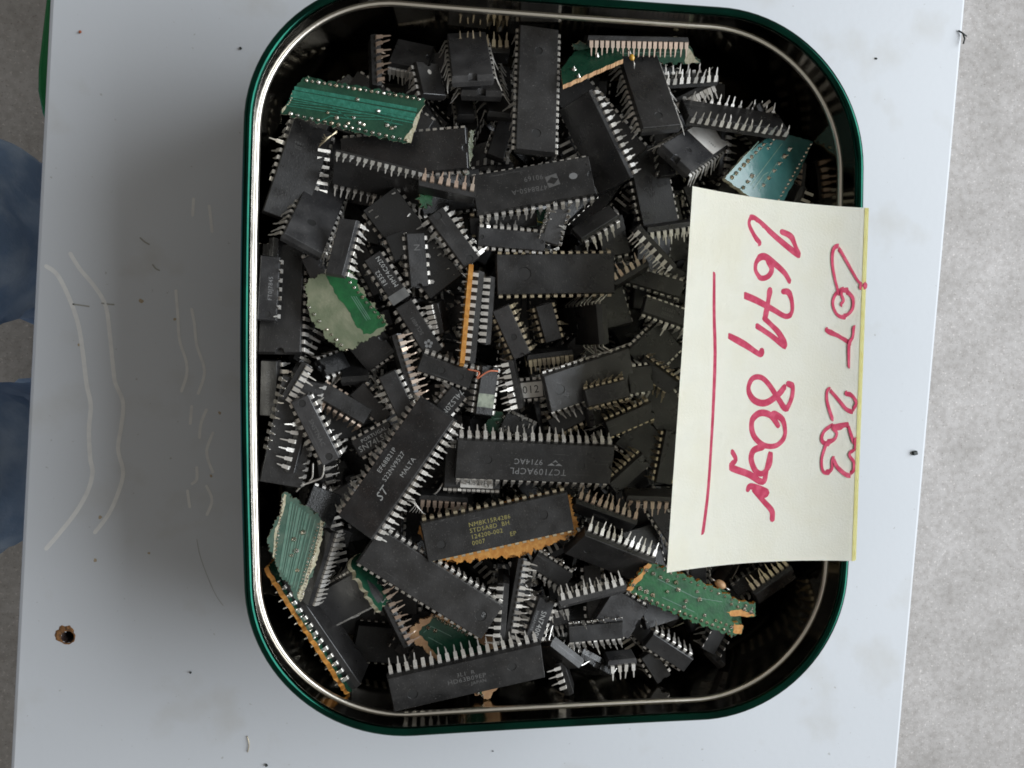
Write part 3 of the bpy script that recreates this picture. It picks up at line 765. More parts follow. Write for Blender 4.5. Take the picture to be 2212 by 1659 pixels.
chip('N', (1225, 1368), (1345, 1358), 58, 58, 178, 'narrow black chip on its back with two rows of slanting silver leads, lower right', 9, splay=10, sd=3)
chip('W', (1152, 1418), (1226, 1409), 42, 64, 0, 'wide chip tilted up with a scratched bright end, right of the lowest long chip', 8, body='epoxy', notch=False)
chip('N', (1230, 1520), (1208, 1450), 55, 56, 74, 'narrow chip on edge near the bottom rim with a ladder of leads to its left', 5, notch=False)
chip('W', (1236, 1464), (1292, 1464), 40, 60, 0, 'wide black chip tilted up with a bright notched right end, near the bottom rim', 6, notch=True, body='epoxy_gloss')
chip('N', (1308, 1427), (1370, 1420), 60, 60, -78, 'short grey chip on edge with leads hanging down, near the bottom rim', 4, body='epoxy_grey', notch=False)
chip('N', (1398, 1377), (1486, 1434), 56, 56, 8, 'narrow chip in shadow below the bright green soldered board, silver leads along its lower side', 7, notch=False)
chip('N', (1395, 1420), (1432, 1478), 50, 50, 0, 'small dark chip deep in the lower right, below the shadowed silver leaded chip', 5)
chip('M', (1548, 1370), (1546, 1434), 34, 48, 0, 'dim upright chip end in the dark lower right corner', 4)
chip('W', (842, 1495), (1172, 1421), 66, 66, 14, 'lowest long wide chip, faint etched lettering between two round marks', 19, dimples=[(-.72, -.2, 1.8), (.58, .1, 1.6)], notch=False, sd=4, splay=28, broken=.1,
     texts=[('3L1  R', -.5, 2.0, 1.5, 'faint_ink', 0), ('HD63B09EP', -.4, -.2, 1.7, 'faint_ink', 0), ('JAPAN', 3.4, -2.3, 1.2, 'faint_ink', 0)])
chip('N', (1148, 1383), (1181, 1290), 64, 64, 0, 'pale grey narrow chip standing upright, lettered sideways, above the lowest long chip', 6, body='epoxy_grey', notch=True, texts=[('SN7400N', -2, -.3, 1.8, 'white_ink', 180), ('SINGAPORE', -.6, 1.8, .9, 'grey_ink', 180)])
chip('W', (1078, 1378), (1088, 1243), 58, 60, 82, "chip on edge with white blade leads, behind the long blank diagonal chip's lower end", 8, sd=2, broken=0)
chip('N', (1092, 1388), (1124, 1200), 60, 60, -80, 'narrow chip on edge with rope like lead row, right of the long blank diagonal chip', 14)
chip('N', (1110, 1264), (1152, 1325), 56, 58, 162, 'small chip on its back with leads pointing up, left of the pale grey upright chip', 6)
chip('N', (1182, 1338), (1230, 1328), 58, 58, -142, 'short chip with bluish glinting leads, right of the pale grey upright chip', 4)

# ---- centre
e1 = chip('W', (983, 988), (1322, 1002), 68, 68, 11, 'long wide chip with bold upside down lettering and triangle mark, below mid heap', 20, dimples=[(-.6, .05, 1.45), (.58, -.05, 1.45), (.93, .6, .5)], notch=True, sd=3, splay=42, broken=0,
     texts=[('TC7109ACPL', 1.2, -3.0, 2.2, 'grey_ink', 180), ('9714AC', -2.4, .3, 1.9, 'grey_ink', 180)])
logo(e1, [[(-2.6, -.9), (-1.2, 0), (0, -.9)], [(0, -.9), (1.2, 0), (2.6, -.9)], [(-1.0, .2), (0, 1.1), (1.0, .2), (.5, .2), (0, .6), (-.5, .2)]], 6.6, .1, 0, 'grey_ink', 3.9)
chip('W', (1177, 850), (1362, 788), 66, 62, 14, 'wide grey chip tilted to the light with folded over leads, right of centre', 14, dimples=[(-.70, .05, 1.7)], body='epoxy_grey', splay=160, sd=6, notch=False)
chip('N', (1106, 845), (1178, 838), 58, 58, 0, 'chip with a white sticker printed 0012, left of the wide grey tilted chip', 5, sticker=(-6, 4.5, -2.6, 2.6), texts=[('0012', -.6, 0, 2.6, 'black_ink', 0)])
chip('N', (1135, 772), (1234, 760), 56, 56, -74, 'narrow chip on edge with short tan leads, behind the wide grey tilted chip', 10, pin='gold', sd=1, broken=0)
chip('N', (1122, 882), (1100, 777), 62, 62, 72, 'narrow chip on edge, thin white leads, between the wired chip and the 0012 sticker', 8)
chip('N', (1042, 897), (1057, 790), 64, 64, 10, 'narrow chip crossed by a copper wire, solder on its left leads', 8, notch=True, sticker=(-5.5, -1, -2.8, 2.8, 'green_sticker'), body='epoxy')
chip('N', (956, 887), (992, 843), 61, 62, 0, 'short chip with crisp white print, above the corner of the long chip lettered MALTA', 4, texts=[('74LS20N', 0, -.6, 1.8, 'white_ink', 180)])
chip('N', (1085, 905), (1152, 936), 60, 60, 172, 'narrow chip on its back with brilliant white lead glints, above the upside down lettered chip', 7, body='epoxy_gloss', splay=-30, sd=15)
chip('W', (958, 1010), (1082, 1016), 59, 59, -12, 'chip with a white sticker under the left end of the upside down lettered chip', 12, sticker=(-4, 7, -6.4, -3.2), texts=[('H 521H', 1.5, -4.8, 1.6, 'black_ink', 0)])
chip('N', (905, 1070), (1010, 1077), 57, 57, -74, "narrow chip on edge, browned leads hanging down, above the yellow lettered chip's left end", 8, pin='copper')
chip('N', (1188, 926), (1290, 873), 58, 58, -10, 'plain narrow chip in half shadow under the wide grey tilted chip', 8, pin='gold')
chip('N', (1322, 880), (1272, 904), 50, 62, 0, 'short chip with a lit end face, below the narrow chip with golden upright leads', 4)
chip('N', (1262, 862), (1356, 838), 67, 66, 172, 'narrow chip on its back with golden leads standing up along both sides, right of centre', 7, pin='gold', broken=0)
chip('M', (1352, 824), (1406, 815), 62, 60, 0, 'small wide chip with a bright left end, right of the golden leaded upturned chip', 4)
chip('N', (1308, 927), (1410, 883), 61, 60, 8, "slanting narrow black chip with golden leads, above the upside down lettered chip's right end", 8, pin='gold')
chip('N', (1318, 1055), (1392, 988), 60, 58, 20, 'narrow grey chip on a slant below the right end of the upside down lettered chip', 8, pin='gold')
chip('N', (1348, 1070), (1458, 1074), 60, 60, -68, 'narrow chip on edge beside the note with brown leads hanging down, lowest along the note', 7, pin='copper', broken=0)
chip('N', (1430, 1045), (1452, 930), 55, 55, 0, 'chip in deep shadow beside the note with a dotted row of leads', 8, pin='gold')
chip('W', (1376, 790), (1446, 722), 54, 53, 0, 'wide chip in deep shadow beside the middle of the note', 8)
chip('N', (1378, 780), (1456, 836), 58, 57, -150, 'narrow upturned chip in shadow left of the note, below the middle of its edge', 7, pin='gold')
chip('N', (1628, 1290), (1712, 1232), 50, 50, 24, 'narrow chip alone in the dark below the lower edge of the note', 8, pin='gold')

# ---- chips deep in the pile that show only in the gaps
def inside(x, y, marg):
    q = TIN_I @ Vector((x, y, 0))
    return tin_sdf(q.x, q.y) < -marg
def pix(p):
    q = CAM_R.transposed() @ (p - Vector((0, 0, CAM_H)))
    return (1106 + q.x / -q.z * CAM_F, 829.5 - q.y / -q.z * CAM_F)
def scatter(zlev, seed):
    rg = random.Random(seed)
    sh = .5 if seed > 4 else 0.0
    for i in range(8):
        for j in range(10):
            x = TCX + (i - 3.5 + sh) * 0.024 + rg.uniform(-.006, .006); y = TCY + (j - 4.5 + sh) * 0.0232 + rg.uniform(-.006, .006)
            kd = rg.choice('NNW'); n = rg.choice((7, 8, 8, 10) if kd == 'N' else (9, 12, 14))
            Lh = (n + .22) * 2.54 / 2 * MM
            a = rg.uniform(0, math.pi)
            roll = rg.choice((0, 0, 8, -12, 180, 170, 72, -70)); dz = rg.uniform(-4, 4); z = zlev + rg.uniform(-3, 3)
            if not inside(x, y, .014): continue
            for _ in range(40):
                if inside(x + Lh * math.cos(a), y + Lh * math.sin(a), .012) and inside(x - Lh * math.cos(a), y - Lh * math.sin(a), .012): break
                a = rg.uniform(0, math.pi); Lh *= .96
            yield i * 10 + j, kd, Vector((x - Lh * math.cos(a), y - Lh * math.sin(a), (z - dz) * MM)), Vector((x + Lh * math.cos(a), y + Lh * math.sin(a), (z + dz) * MM)), roll
DEEP_SEEN = {3: 'buried chip behind the bent silver lead wires, lower left',
    11: 'buried chip between the pinkish lead comb and the long blank diagonal chip',
    12: 'buried chip in the gap below the lower tip of the chip lettered MALTA',
    14: 'buried chip left of the chip lettered PORTUGAL, under the drooping bent leads',
    16: 'buried chip between the torn pale and green board and the chip lettered 18352',
    17: 'buried chip at the upper left corner of the glossy upturned chip',
    18: 'buried chip between the upper left green board and the tilted grey notched chip',
    23: 'buried chip between the chip lettered MALTA and the white sticker chip',
    25: 'buried chip left of the upright orange board, under the curved looking chip',
    27: 'buried chip below the short chip with seven tan leads',
    29: 'buried chip against the top wall above the tilted grey notched chip',
    31: 'buried chip under the rope like row of leads, lower middle',
    34: 'buried chip below the white 0012 sticker',
    38: 'buried chip beside the lower left edge of the long plain chip under the top rim',
    41: 'buried chip left of the narrow chip with nine standing leads',
    46: 'buried chip below the right half of the plain wide blank chip',
    48: 'buried chip between the slanting wide chip and the fanned grey chip',
    50: 'buried chip left of the shadowed silver leaded chip, lower right',
    52: 'buried chip in shadow below the tan leaded narrow chip, beside the note',
    53: 'buried chip in shadow right of the upside down lettered chip',
    54: 'buried chip in shadow beside the note, above the slanting golden leaded chip',
    56: 'buried chip in shadow beside the note, right of the plain wide blank chip',
    57: "wide buried chip beside the note's upper left corner",
    58: 'buried chip below the chip with the white paper sticker',
    61: "buried chip between the note's lower edge and the bright green soldered board",
    68: 'buried chip between the white sticker chip and the blue sheened board',
    69: 'buried chip in the dark upper right corner, behind the upturned chips',
    71: 'buried chip in the dark at the lower right wall, below the note'}
mass = bmesh.new()
for lev, seed in ((47, 1), (38, 2), (29, 3), (20, 4), (34, 5), (25, 6), (15, 7)):
    for idx, kd, A, B, roll in scatter(lev, seed):
        L_ = (B - A).length / MM
        if lev == 47 and idx in DEEP_SEEN:
            r = chip(kd, pix(A), pix(B), A.z / MM, B.z / MM, roll, DEEP_SEEN[idx], max(3, int(L_ / 2.54)),
                     group='chips buried deep in the pile', individual=False, notch=False)
            continue
        m_, L_ = frame(pix(A), pix(B), A.z / MM, B.z / MM, roll)
        w, h, _ = DIM[kd]
        b2 = chip_body(L_, w, h, (), False)
        bmesh.ops.transform(b2, matrix=m_, verts=b2.verts)
        tm = bpy.data.meshes.new('t'); b2.to_mesh(tm); b2.free(); mass.from_mesh(tm); bpy.data.meshes.remove(tm)
        n = max(3, int(L_ / 2.54))
        for s in (1, -1) if lev > 30 else ():
            for k in range(n):
                x0 = (k - (n - 1) / 2) * L_ / (n + .2); y0 = s * (w / 2 + .85)
                t0 = len(mass.verts); f0 = len(mass.faces)
                add_box(mass, ((x0 - .5) * MM, (y0 - .13) * MM, -4.2 * MM), ((x0 + .5) * MM, (y0 + .13) * MM, 0), 1)
                mass.verts.ensure_lookup_table()
                for v in mass.verts[t0:]: v.co = m_ @ v.co
tag(link('chip_mass', mesh_from(mass, [M['epoxy'], M['tin']])), 'dark mass of buried chips filling the bottom of the tin', kind='stuff')
print('chips', CHIPS)

# ------------------------------------------------------------------ broken pieces of circuit board
def solder_mesh():
    bm = bmesh.new()
    prof = [(0.85, 0), (0.8, .22), (.62, .45), (.36, .75), (.17, 1.15), (.10, 1.5)]
    rings = [[bm.verts.new((r * math.cos(k * math.pi / 4) * MM, r * math.sin(k * math.pi / 4) * MM, z * MM)) for k in range(8)] for r, z in prof]
    for a, b in zip(rings, rings[1:]):
        for k in range(8):
            bm.faces.new((a[k], a[(k + 1) % 8], b[(k + 1) % 8], b[k]))
    bm.faces.new(rings[-1])
    return mesh_from(bm, M['solder'], True)
SOLDER = solder_mesh()

def jag(pts, step, amp, rough):
    out = []
    n = len(pts)
    for i in range(n):
        a = Vector(pts[i]); b = Vector(pts[(i + 1) % n])
        k = max(1, int((b - a).length / step))
        t = (b - a).normalized(); nn = Vector((-t.y, t.x))
        for j in range(k):
            p = a + (b - a) * (j / k)
            if j: p += nn * (rnd.gauss(0, amp * .8) + amp * 1.2 * math.sin((a + t * j * step).x * 1.7 + i)) + t * rnd.uniform(-.3, .3) * step
            out.append(p)
    return out

def slab_mesh(loc2, thick, mats, top=0.0):
    """loc2: outline in millimetres; mats: face and back, edge"""
    bm = bmesh.new()
    a = [bm.verts.new((p[0] * MM, p[1] * MM, top * MM)) for p in loc2]
    b = [bm.verts.new((p[0] * MM, p[1] * MM, (top - thick) * MM)) for p in loc2]
    f = bm.faces.new(a); g = bm.faces.new(b[::-1])
    n = len(a)
    for k in range(n):
        bm.faces.new((a[k], b[k], b[(k + 1) % n], a[(k + 1) % n])).material_index = 1
    bmesh.ops.triangulate(bm, faces=[f, g])
    bmesh.ops.recalc_face_normals(bm, faces=bm.faces)
    return mesh_from(bm, mats)

def board(label, poly, z, nrm, face, edge, joints=(), traces=(), patches=(), amp=.22, thick=1.55, jsize=1.0):
    cx = sum(p[0] for p in poly) / len(poly); cy = sum(p[1] for p in poly) / len(poly)
    c = at(cx, cy, z * MM)
    Z = Vector(nrm).normalized()
    X = (Vector((1, 0, 0)) - Z * Z.x).normalized(); Y = Z.cross(X)
    m = Matrix((X, Y, Z)).transposed().to_4x4(); m.translation = c
    mi = m.inverted()
    def lc(p):
        q = mi @ on_plane(p[0], p[1], c, Z)
        return Vector((q.x / MM, q.y / MM))
    push_in(m, [(*lc(p), dz) for p in poly for dz in (0, -thick)])
    root = empty('circuit_board_fragment', m)
    tag(root, label, 'circuit board', 'broken circuit board pieces in the tin')
    link('board', slab_mesh(jag([lc(p) for p in poly], .45, amp, 0), thick, [M[face], M[edge]]), root, Matrix())
    for (pp, pm, nm) in patches:
        q = jag([lc(p) for p in pp], .9, amp * .6, 0)
        link(nm, slab_mesh(q, .05, [M[pm], M[pm]], .07), root, Matrix())
    if traces:
        bm = bmesh.new(); tm = traces[0]
        for (pts, w) in traces[1]:
            q = [lc(p) for p in pts]
            add_ribbon(bm, [Vector((p.x * MM, p.y * MM, .10 * MM)) for p in q], w * MM, caps=False)
        bmesh.ops.recalc_face_normals(bm, faces=bm.faces)
        link('copper_traces', mesh_from(bm, M[tm]), root, Matrix())
    for jt in joints:
        if len(jt) == 2:
            pts = [jt]; s_ = jsize
        else:
            a, b, n = jt[:3]; s_ = jt[3] if len(jt) > 3 else jsize
            pts = [(a[0] + (b[0] - a[0]) * k / (n - 1), a[1] + (b[1] - a[1]) * k / (n - 1)) for k in range(n)]
        for p in pts:
            q = lc(p)
            s2 = s_ * rnd.uniform(.8, 1.15)
            link('solder_joint', SOLDER, root, Matrix.Translation((q.x * MM, q.y * MM, .02 * MM)) @ Matrix.Rotation(rnd.uniform(0, 6), 4, 'Z') @ Matrix.Rotation(rnd.gauss(0, .12), 4, 'X') @ Matrix.Diagonal((s2, s2, s2 * rnd.uniform(.7, 1.15), 1)))
    return root

def lerp(a, b, t): return (a[0] + (b[0] - a[0]) * t, a[1] + (b[1] - a[1]) * t)
tr = []
for f, w in ((.20, 1.1), (.36, 1.5), (.47, .8), (.56, .35)):
    tr.append(([lerp((642, 178), (612, 240), f), lerp((905, 222), (884, 300), f)], w))
for k, f in enumerate((.66, .73, .80)):
    tr.append(([lerp((642, 178), (612, 240), f), (715 + 12 * k, 222 + 8 * k + 8), (730 + 12 * k, 232 + 8 * k + 8), (790 + 20 * k, 246 + 6 * k)], .25))
tr += [([(690, 262), (715, 250), (760, 258)], .3), ([(790, 240), (850, 252), (842, 268)], .3), ([(830, 262), (870, 270)], .3)]
board("dark green board with teal traces and ragged ends, at the heap's upper left", [(655, 167), (780, 187), (916, 212), (914, 230), (900, 250), (895, 280), (887, 311), (800, 293), (700, 268), (607, 246), (612, 232), (628, 222), (632, 198)],
      66, (-.05, -.16, 1), 'mask', 'core', joints=[((662, 174), (905, 214), 20, .75), ((628, 246), (878, 303), 18, .8), (708, 243), (727, 254), (752, 266), (764, 254), (776, 265), (785, 269), (772, 215), (817, 240), (836, 270), (846, 277), (853, 274)],
      traces=('trace', tr), jsize=.8, patches=[([(901, 249), (913, 232), (906, 255), (897, 282), (888, 309), (872, 303), (884, 286), (892, 268)], 'core', 'bare_end'), ([(630, 201), (636, 196), (626, 224), (616, 236), (609, 245), (609, 236), (622, 224)], 'core', 'bare_end')])
board('torn board, one half peeled pale and one half green, in the left middle', [(655, 612), (672, 602), (700, 592), (735, 577), (756, 582), (790, 640), (822, 680), (838, 700), (834, 714), (790, 735), (748, 760), (712, 738), (682, 702), (668, 672)],
      63, (.05, -.10, 1), 'pale_board', 'core', joints=[((756, 610), (828, 696), 9, .75), ((668, 664), (690, 694), 3, .7), ((706, 712), (748, 756), 5, .7)],
      traces=('trace_light', [([(764, 640), (796, 690)], .2), ([(769, 640), (800, 690)], .2), ([(759, 640), (792, 692)], .2)]),
      patches=[([(704, 594), (735, 579), (755, 584), (788, 641), (820, 682), (834, 700), (800, 722), (785, 722), (762, 690), (742, 655), (722, 632)], 'mask_light', 'solder_mask')], amp=.4)
tr = [([lerp((622, 1078), (696, 1132), f), lerp((600, 1225), (650, 1290), f)], .35 if k % 3 else .8) for k, f in enumerate((.10, .18, .26, .34, .42, .50, .58, .68, .80))]
board('green board with many parallel pale traces, tilted at the left wall', [(615, 1063), (642, 1080), (676, 1104), (702, 1128), (694, 1170), (682, 1212), (665, 1260), (648, 1303), (628, 1272), (605, 1238), (588, 1202), (577, 1165), (584, 1145), (602, 1115)],
      64, (.18, .10, 1), 'mask_teal', 'core', joints=[((697, 1132), (650, 1296), 26, .55), ((688, 1132), (643, 1288), 22, .45), ((611, 1075), (594, 1205), 17, .5), (635, 1165), (640, 1190), (630, 1200), (655, 1150), (642, 1232)],
      traces=('trace_light', tr), amp=.35, patches=[([(692, 1124), (701, 1129), (693, 1172), (681, 1214), (664, 1262), (649, 1300), (643, 1292), (658, 1250), (674, 1205), (685, 1165)], 'core', 'bare_end'), ([(614, 1066), (619, 1070), (604, 1130), (596, 1180), (594, 1208), (589, 1202), (592, 1160), (604, 1115)], 'core', 'bare_end')])
board('bright green board covered in shiny solder blobs, with orange torn ends, below the note', [(1402, 1215), (1440, 1228), (1500, 1250), (1545, 1270), (1590, 1295), (1632, 1306), (1631, 1332), (1602, 1330), (1578, 1330), (1588, 1345), (1607, 1352), (1602, 1370), (1575, 1372), (1500, 1345), (1420, 1310), (1352, 1274)],
      63, (.08, -.04, 1), 'mask_light', 'orange_core', joints=[((1360, 1279), (1575, 1364), 19, .75), ((1396, 1232), (1442, 1254), 4, 1.0), ((1368, 1264), (1410, 1285), 4, 1.0), ((1420, 1226), (1625, 1314), 15, .65), ((1580, 1305), (1622, 1322), 4, .9), ((1546, 1340), (1580, 1354), 4, .8), (1441, 1278), (1465, 1274), (1482, 1298), (1511, 1295), (1478, 1311), (1522, 1329), (1460, 1258), (1506, 1278)],
      patches=[([(1353, 1274), (1400, 1217), (1408, 1220), (1362, 1277)], 'orange_core', 'bare_strip'), ([(1569, 1322), (1600, 1316), (1630, 1328), (1628, 1332), (1602, 1331), (1578, 1331)], 'orange_core', 'bare_strip'), ([(1586, 1346), (1606, 1353), (1601, 1369), (1583, 1366)], 'orange_core', 'bare_strip')], traces=('trace_light', [([(1420, 1250), (1500, 1290), (1560, 1300)], .2), ([(1430, 1290), (1500, 1322)], .2)]), amp=.3)
board('board with a blue sky sheen and pointed solder joints, above the note', [(1567, 385), (1612, 333), (1664, 294), (1706, 291), (1757, 305), (1728, 372), (1690, 440), (1640, 440)],
      58, (.36, .13, 1), 'grey_mask', 'core', joints=[((1582, 383), (1650, 312), 9, .95), ((1606, 405), (1625, 380), 3, 1.0), ((1650, 400), (1706, 322), 6, 1.1), ((1678, 440), (1752, 312), 16, .6), ((1660, 320), (1672, 300), 3, .8)],
      traces=('trace_light', [([(1575, 375), (1640, 305)], .25), ([(1622, 400), (1690, 310)], .3), ([(1628, 408), (1650, 378), (1660, 372)], .3), ([(1640, 412), (1680, 350)], .2)]), amp=.1)
board('narrow green board strip with a jagged pale end, under the top rim', [(1236, 94), (1480, 82), (1496, 112), (1513, 136), (1478, 138), (1380, 134), (1240, 109)], 55, (0, -.55, 1), 'mask', 'core',
      joints=[((1268, 96), (1474, 90), 19, .5), ((1290, 112), (1470, 110), 12, .35)], traces=('trace_light', [([(1300, 116), (1470, 112)], .2), ([(1310, 124), (1460, 120)], .2), ([(1320, 104), (1320, 126)], .2), ([(1400, 104), (1400, 128)], .2)]),
      patches=[([(1479, 85), (1495, 113), (1511, 135), (1480, 137)], 'core', 'bare_strip')], amp=.3)
board('dark board with a bright tan edge, left of the leaning grey chip at the top', [(1216, 184), (1346, 127), (1338, 112), (1300, 100), (1240, 112), (1212, 150)], 60, (-.25, .85, 1), 'mask', 'tan_core', joints=[(1240, 150), (1250, 165), (1290, 122)], amp=.1, thick=1.6)
board('orange board scrap showing from under the yellow lettered chip', [(905, 1142), (1060, 1098), (1224, 1062), (1246, 1120), (1243, 1154), (1200, 1172), (1150, 1192), (1098, 1203), (1060, 1205), (1000, 1214), (965, 1210), (930, 1203)], 63.5, (-.02, -.05, 1), 'orange_core', 'orange_core', amp=.4,
      joints=[(1226, 1160), (1236, 1150)])
board('brown and green board scrap under the lowest long chip', [(875, 1408), (905, 1376), (945, 1362), (1000, 1374), (1080, 1420), (1136, 1470), (1102, 1484), (1054, 1546), (1010, 1526), (974, 1500), (930, 1450)], 56, (.02, .06, 1), 'tan_core', 'tan_core',
      patches=[([(905, 1400), (940, 1366), (1012, 1402), (1070, 1450), (1078, 1478), (1040, 1500), (1042, 1538), (980, 1500), (935, 1440)], 'mask', 'solder_mask')],
      joints=[((938, 1368), (1008, 1406), 9, .8), ((980, 1503), (1042, 1538), 7, .85), (925, 1392), (940, 1398)], traces=('trace_light', [([(915, 1402), (930, 1388), (975, 1410)], .25), ([(925, 1412), (955, 1428)], .25), ([(1050, 1490), (1062, 1476)], .3)]), amp=.3)
board('small ragged green scrap above the upside down lettered chip', [(1052, 930), (1058, 905), (1066, 893), (1085, 890), (1096, 905), (1090, 934)], 60, (-.2, 0, 1), 'mask', 'core', joints=[(1075, 912), (1088, 900)], traces=('trace_light', [([(1066, 905), (1086, 903)], .3)]), amp=.5)
board('tiny torn green and tan scrap above the level grey narrow chip', [(908, 425), (920, 410), (938, 425), (935, 442), (922, 452), (912, 440)], 63, (.2, -.1, 1), 'mask_light', 'core', amp=.6)
board('dark green board with a yellow printed line, behind the level grey narrow chip', [(1080, 478), (1120, 460), (1182, 450), (1186, 482), (1150, 490), (1090, 492)], 58, (0, 0, 1), 'mask', 'core', traces=('trace_yellow', [([(1128, 476), (1146, 478), (1146, 470), (1160, 471), (1160, 478), (1178, 483)], .3)]), amp=.1)
board('pale green edged scrap clamped beneath the tilted notched chip with a bright end', [(1014, 285), (1028, 280), (1018, 345), (1008, 378), (1000, 370)], 56, (.5, .1, 1), 'pale_board', 'core', amp=.4)

def edge_board(label, p0, p1, z0, z1, roll, width, face, edge, thick=1.5, amp=.25, joint_rows=()):
    m, L = frame(p0, p1, z0, z1, roll)
    push_in(m, [(sx * L / 2, sy * width / 2, sz * thick / 2) for sx in (-1, 1) for sy in (-1, 1) for sz in (-1, 1)])
    root = empty('circuit_board_fragment', m)
    tag(root, label, 'circuit board', 'broken circuit board pieces in the tin')
    w = width / 2
    pts = jag([(-L / 2, -w), (L / 2, -w), (L / 2, w * .8), (L / 2 - 2, w), (-L / 2 + 1, w * .96), (-L / 2, w * .7)], .9, amp, 0)
    link('board', slab_mesh(pts, thick, [M[face], M[edge]], thick / 2), root, Matrix())
    for (yy, n, side) in joint_rows:
        for k in range(n):
            lm = Matrix.Translation((((k + .5) / n - .5) * L * .82 * MM, yy * MM, side * thick / 2 * MM))
            if side < 0: lm = lm @ Matrix.Rotation(math.pi, 4, 'X')
            link('solder_joint', SOLDER, root, lm @ Matrix.Diagonal((.6, .6, .8, 1)))
    return root
edge_board('thin bright orange board standing upright on edge in the centre of the heap', (996, 790), (1016, 574), 64, 64, 88, 12, 'orange_core', 'orange_core', amp=.12)
edge_board('long orange edged board standing on edge in the lower left corner', (741, 1517), (566, 1248), 55, 55, 82, 12, 'mask', 'orange_core', thick=1.6, amp=.3, joint_rows=((5.2, 15, 1), (5.0, 14, -1)))
edge_board('ragged pale board edge beside the wide glossy chip in the lower left', (828, 1312), (764, 1208), 60, 60, 60, 8, 'mask', 'core', thick=1.6, amp=.4)

# ------------------------------------------------------------------ loose wires and small components
def wire(name, label, pts, r, m, cat, group=None):
    q = smooth_line([at(x, y, z * MM) for x, y, z in pts], 5)
    c = sum(q, Vector()) / len(q)
    bm = bmesh.new(); add_tube(bm, [p - c for p in q], r * MM)
    return tag(link(name, mesh_from(bm, M[m], True), None, Matrix.Translation(c)), label, cat, group)
wire('copper_wire', 'stripped orange copper wire lying across the chip with soldered leads', [(1010, 798, 66), (1035, 804, 66.5), (1030, 818, 67), (1048, 806, 67.3), (1060, 801, 67.3), (1076, 802, 66.8)], .28, 'wire_copper', 'wire')
wire('bent_lead', 'long bent silver lead wire below the grey chip with round end marks', [(700, 1002, 60), (696, 1030, 60), (676, 1040, 60), (655, 1048, 60), (640, 1062, 59)], .3, 'tin', 'wire')
wire('bent_lead', 'short bent silver lead wire beside the long one, capped with copper', [(676, 1000, 60), (675, 1030, 59.5), (668, 1040, 59), (690, 1034, 59)], .28, 'tin', 'wire')
wire('lead_wire', 'curved silver lead curling out below the white sticker chip', [(958, 1042, 60), (950, 1055, 60), (940, 1066, 59), (925, 1070, 58)], .3, 'tin', 'wire')
def bunch(label, lines, r, m):
    q = [smooth_line([at(x, y, z * MM) for x, y, z in l], 5) for l in lines]
    c = sum((p for l in q for p in l), Vector()) / sum(len(l) for l in q)
    bm = bmesh.new()
    for l in q: add_tube(bm, [p - c for p in l], r * MM, 5)
    tag(link('wire_bunch', mesh_from(bm, M[m], True), None, Matrix.Translation(c)), label, 'wire')
bunch('bunch of fine silver hair wires at the right edge of the chip lettered MALTA', [[(878 + k * 3, 1080, 68), (896 + k * 3, 1090 + k * 3, 68.5), (884 + k * 7, 1106 + k, 67)] for k in range(6)], .11, 'tin')
bunch('bunch of twisted yellowish wire ends below the upper left green board', [[(688 + k * 3, 318 - k * 7, 64), (702 + k, 305 - k * 2, 66), (728, 282 + k, 65)] for k in range(5)], .16, 'gold_pin')
def bead(label, x, y, z, a, r, L, m):
    bm = bmesh.new()
    bmesh.ops.create_uvsphere(bm, u_segments=14, v_segments=8, radius=r * MM)
    for v in bm.verts: v.co.z *= L
    root = empty('small_component', Matrix.Translation(at(x, y, z * MM)) @ Matrix.Rotation(a, 4, 'Z') @ Matrix.Rotation(R(80), 4, 'X'))
    tag(root, label, 'component')
    link('body', mesh_from(bm, M[m], True), root, Matrix())
    for s in (1, -1):
        b2 = bmesh.new(); add_tube(b2, [(0, 0, s * r * L * .9 * MM), (0, .2 * MM, s * (r * L + 1.2) * MM), (0, -1.4 * MM, s * (r * L + 2.2) * MM)], .22 * MM)
        link('lead', mesh_from(b2, M['tin'], True), root, Matrix())
bead('small amber bead component with wire leads, on the board strip under the top rim', 1365, 124, 61, .3, .9, 1.3, 'bead')
bead('tan round component at the upper end of the bright green soldered board', 1556, 1262, 62, 1.0, 1.5, 1.4, 'tan_core')

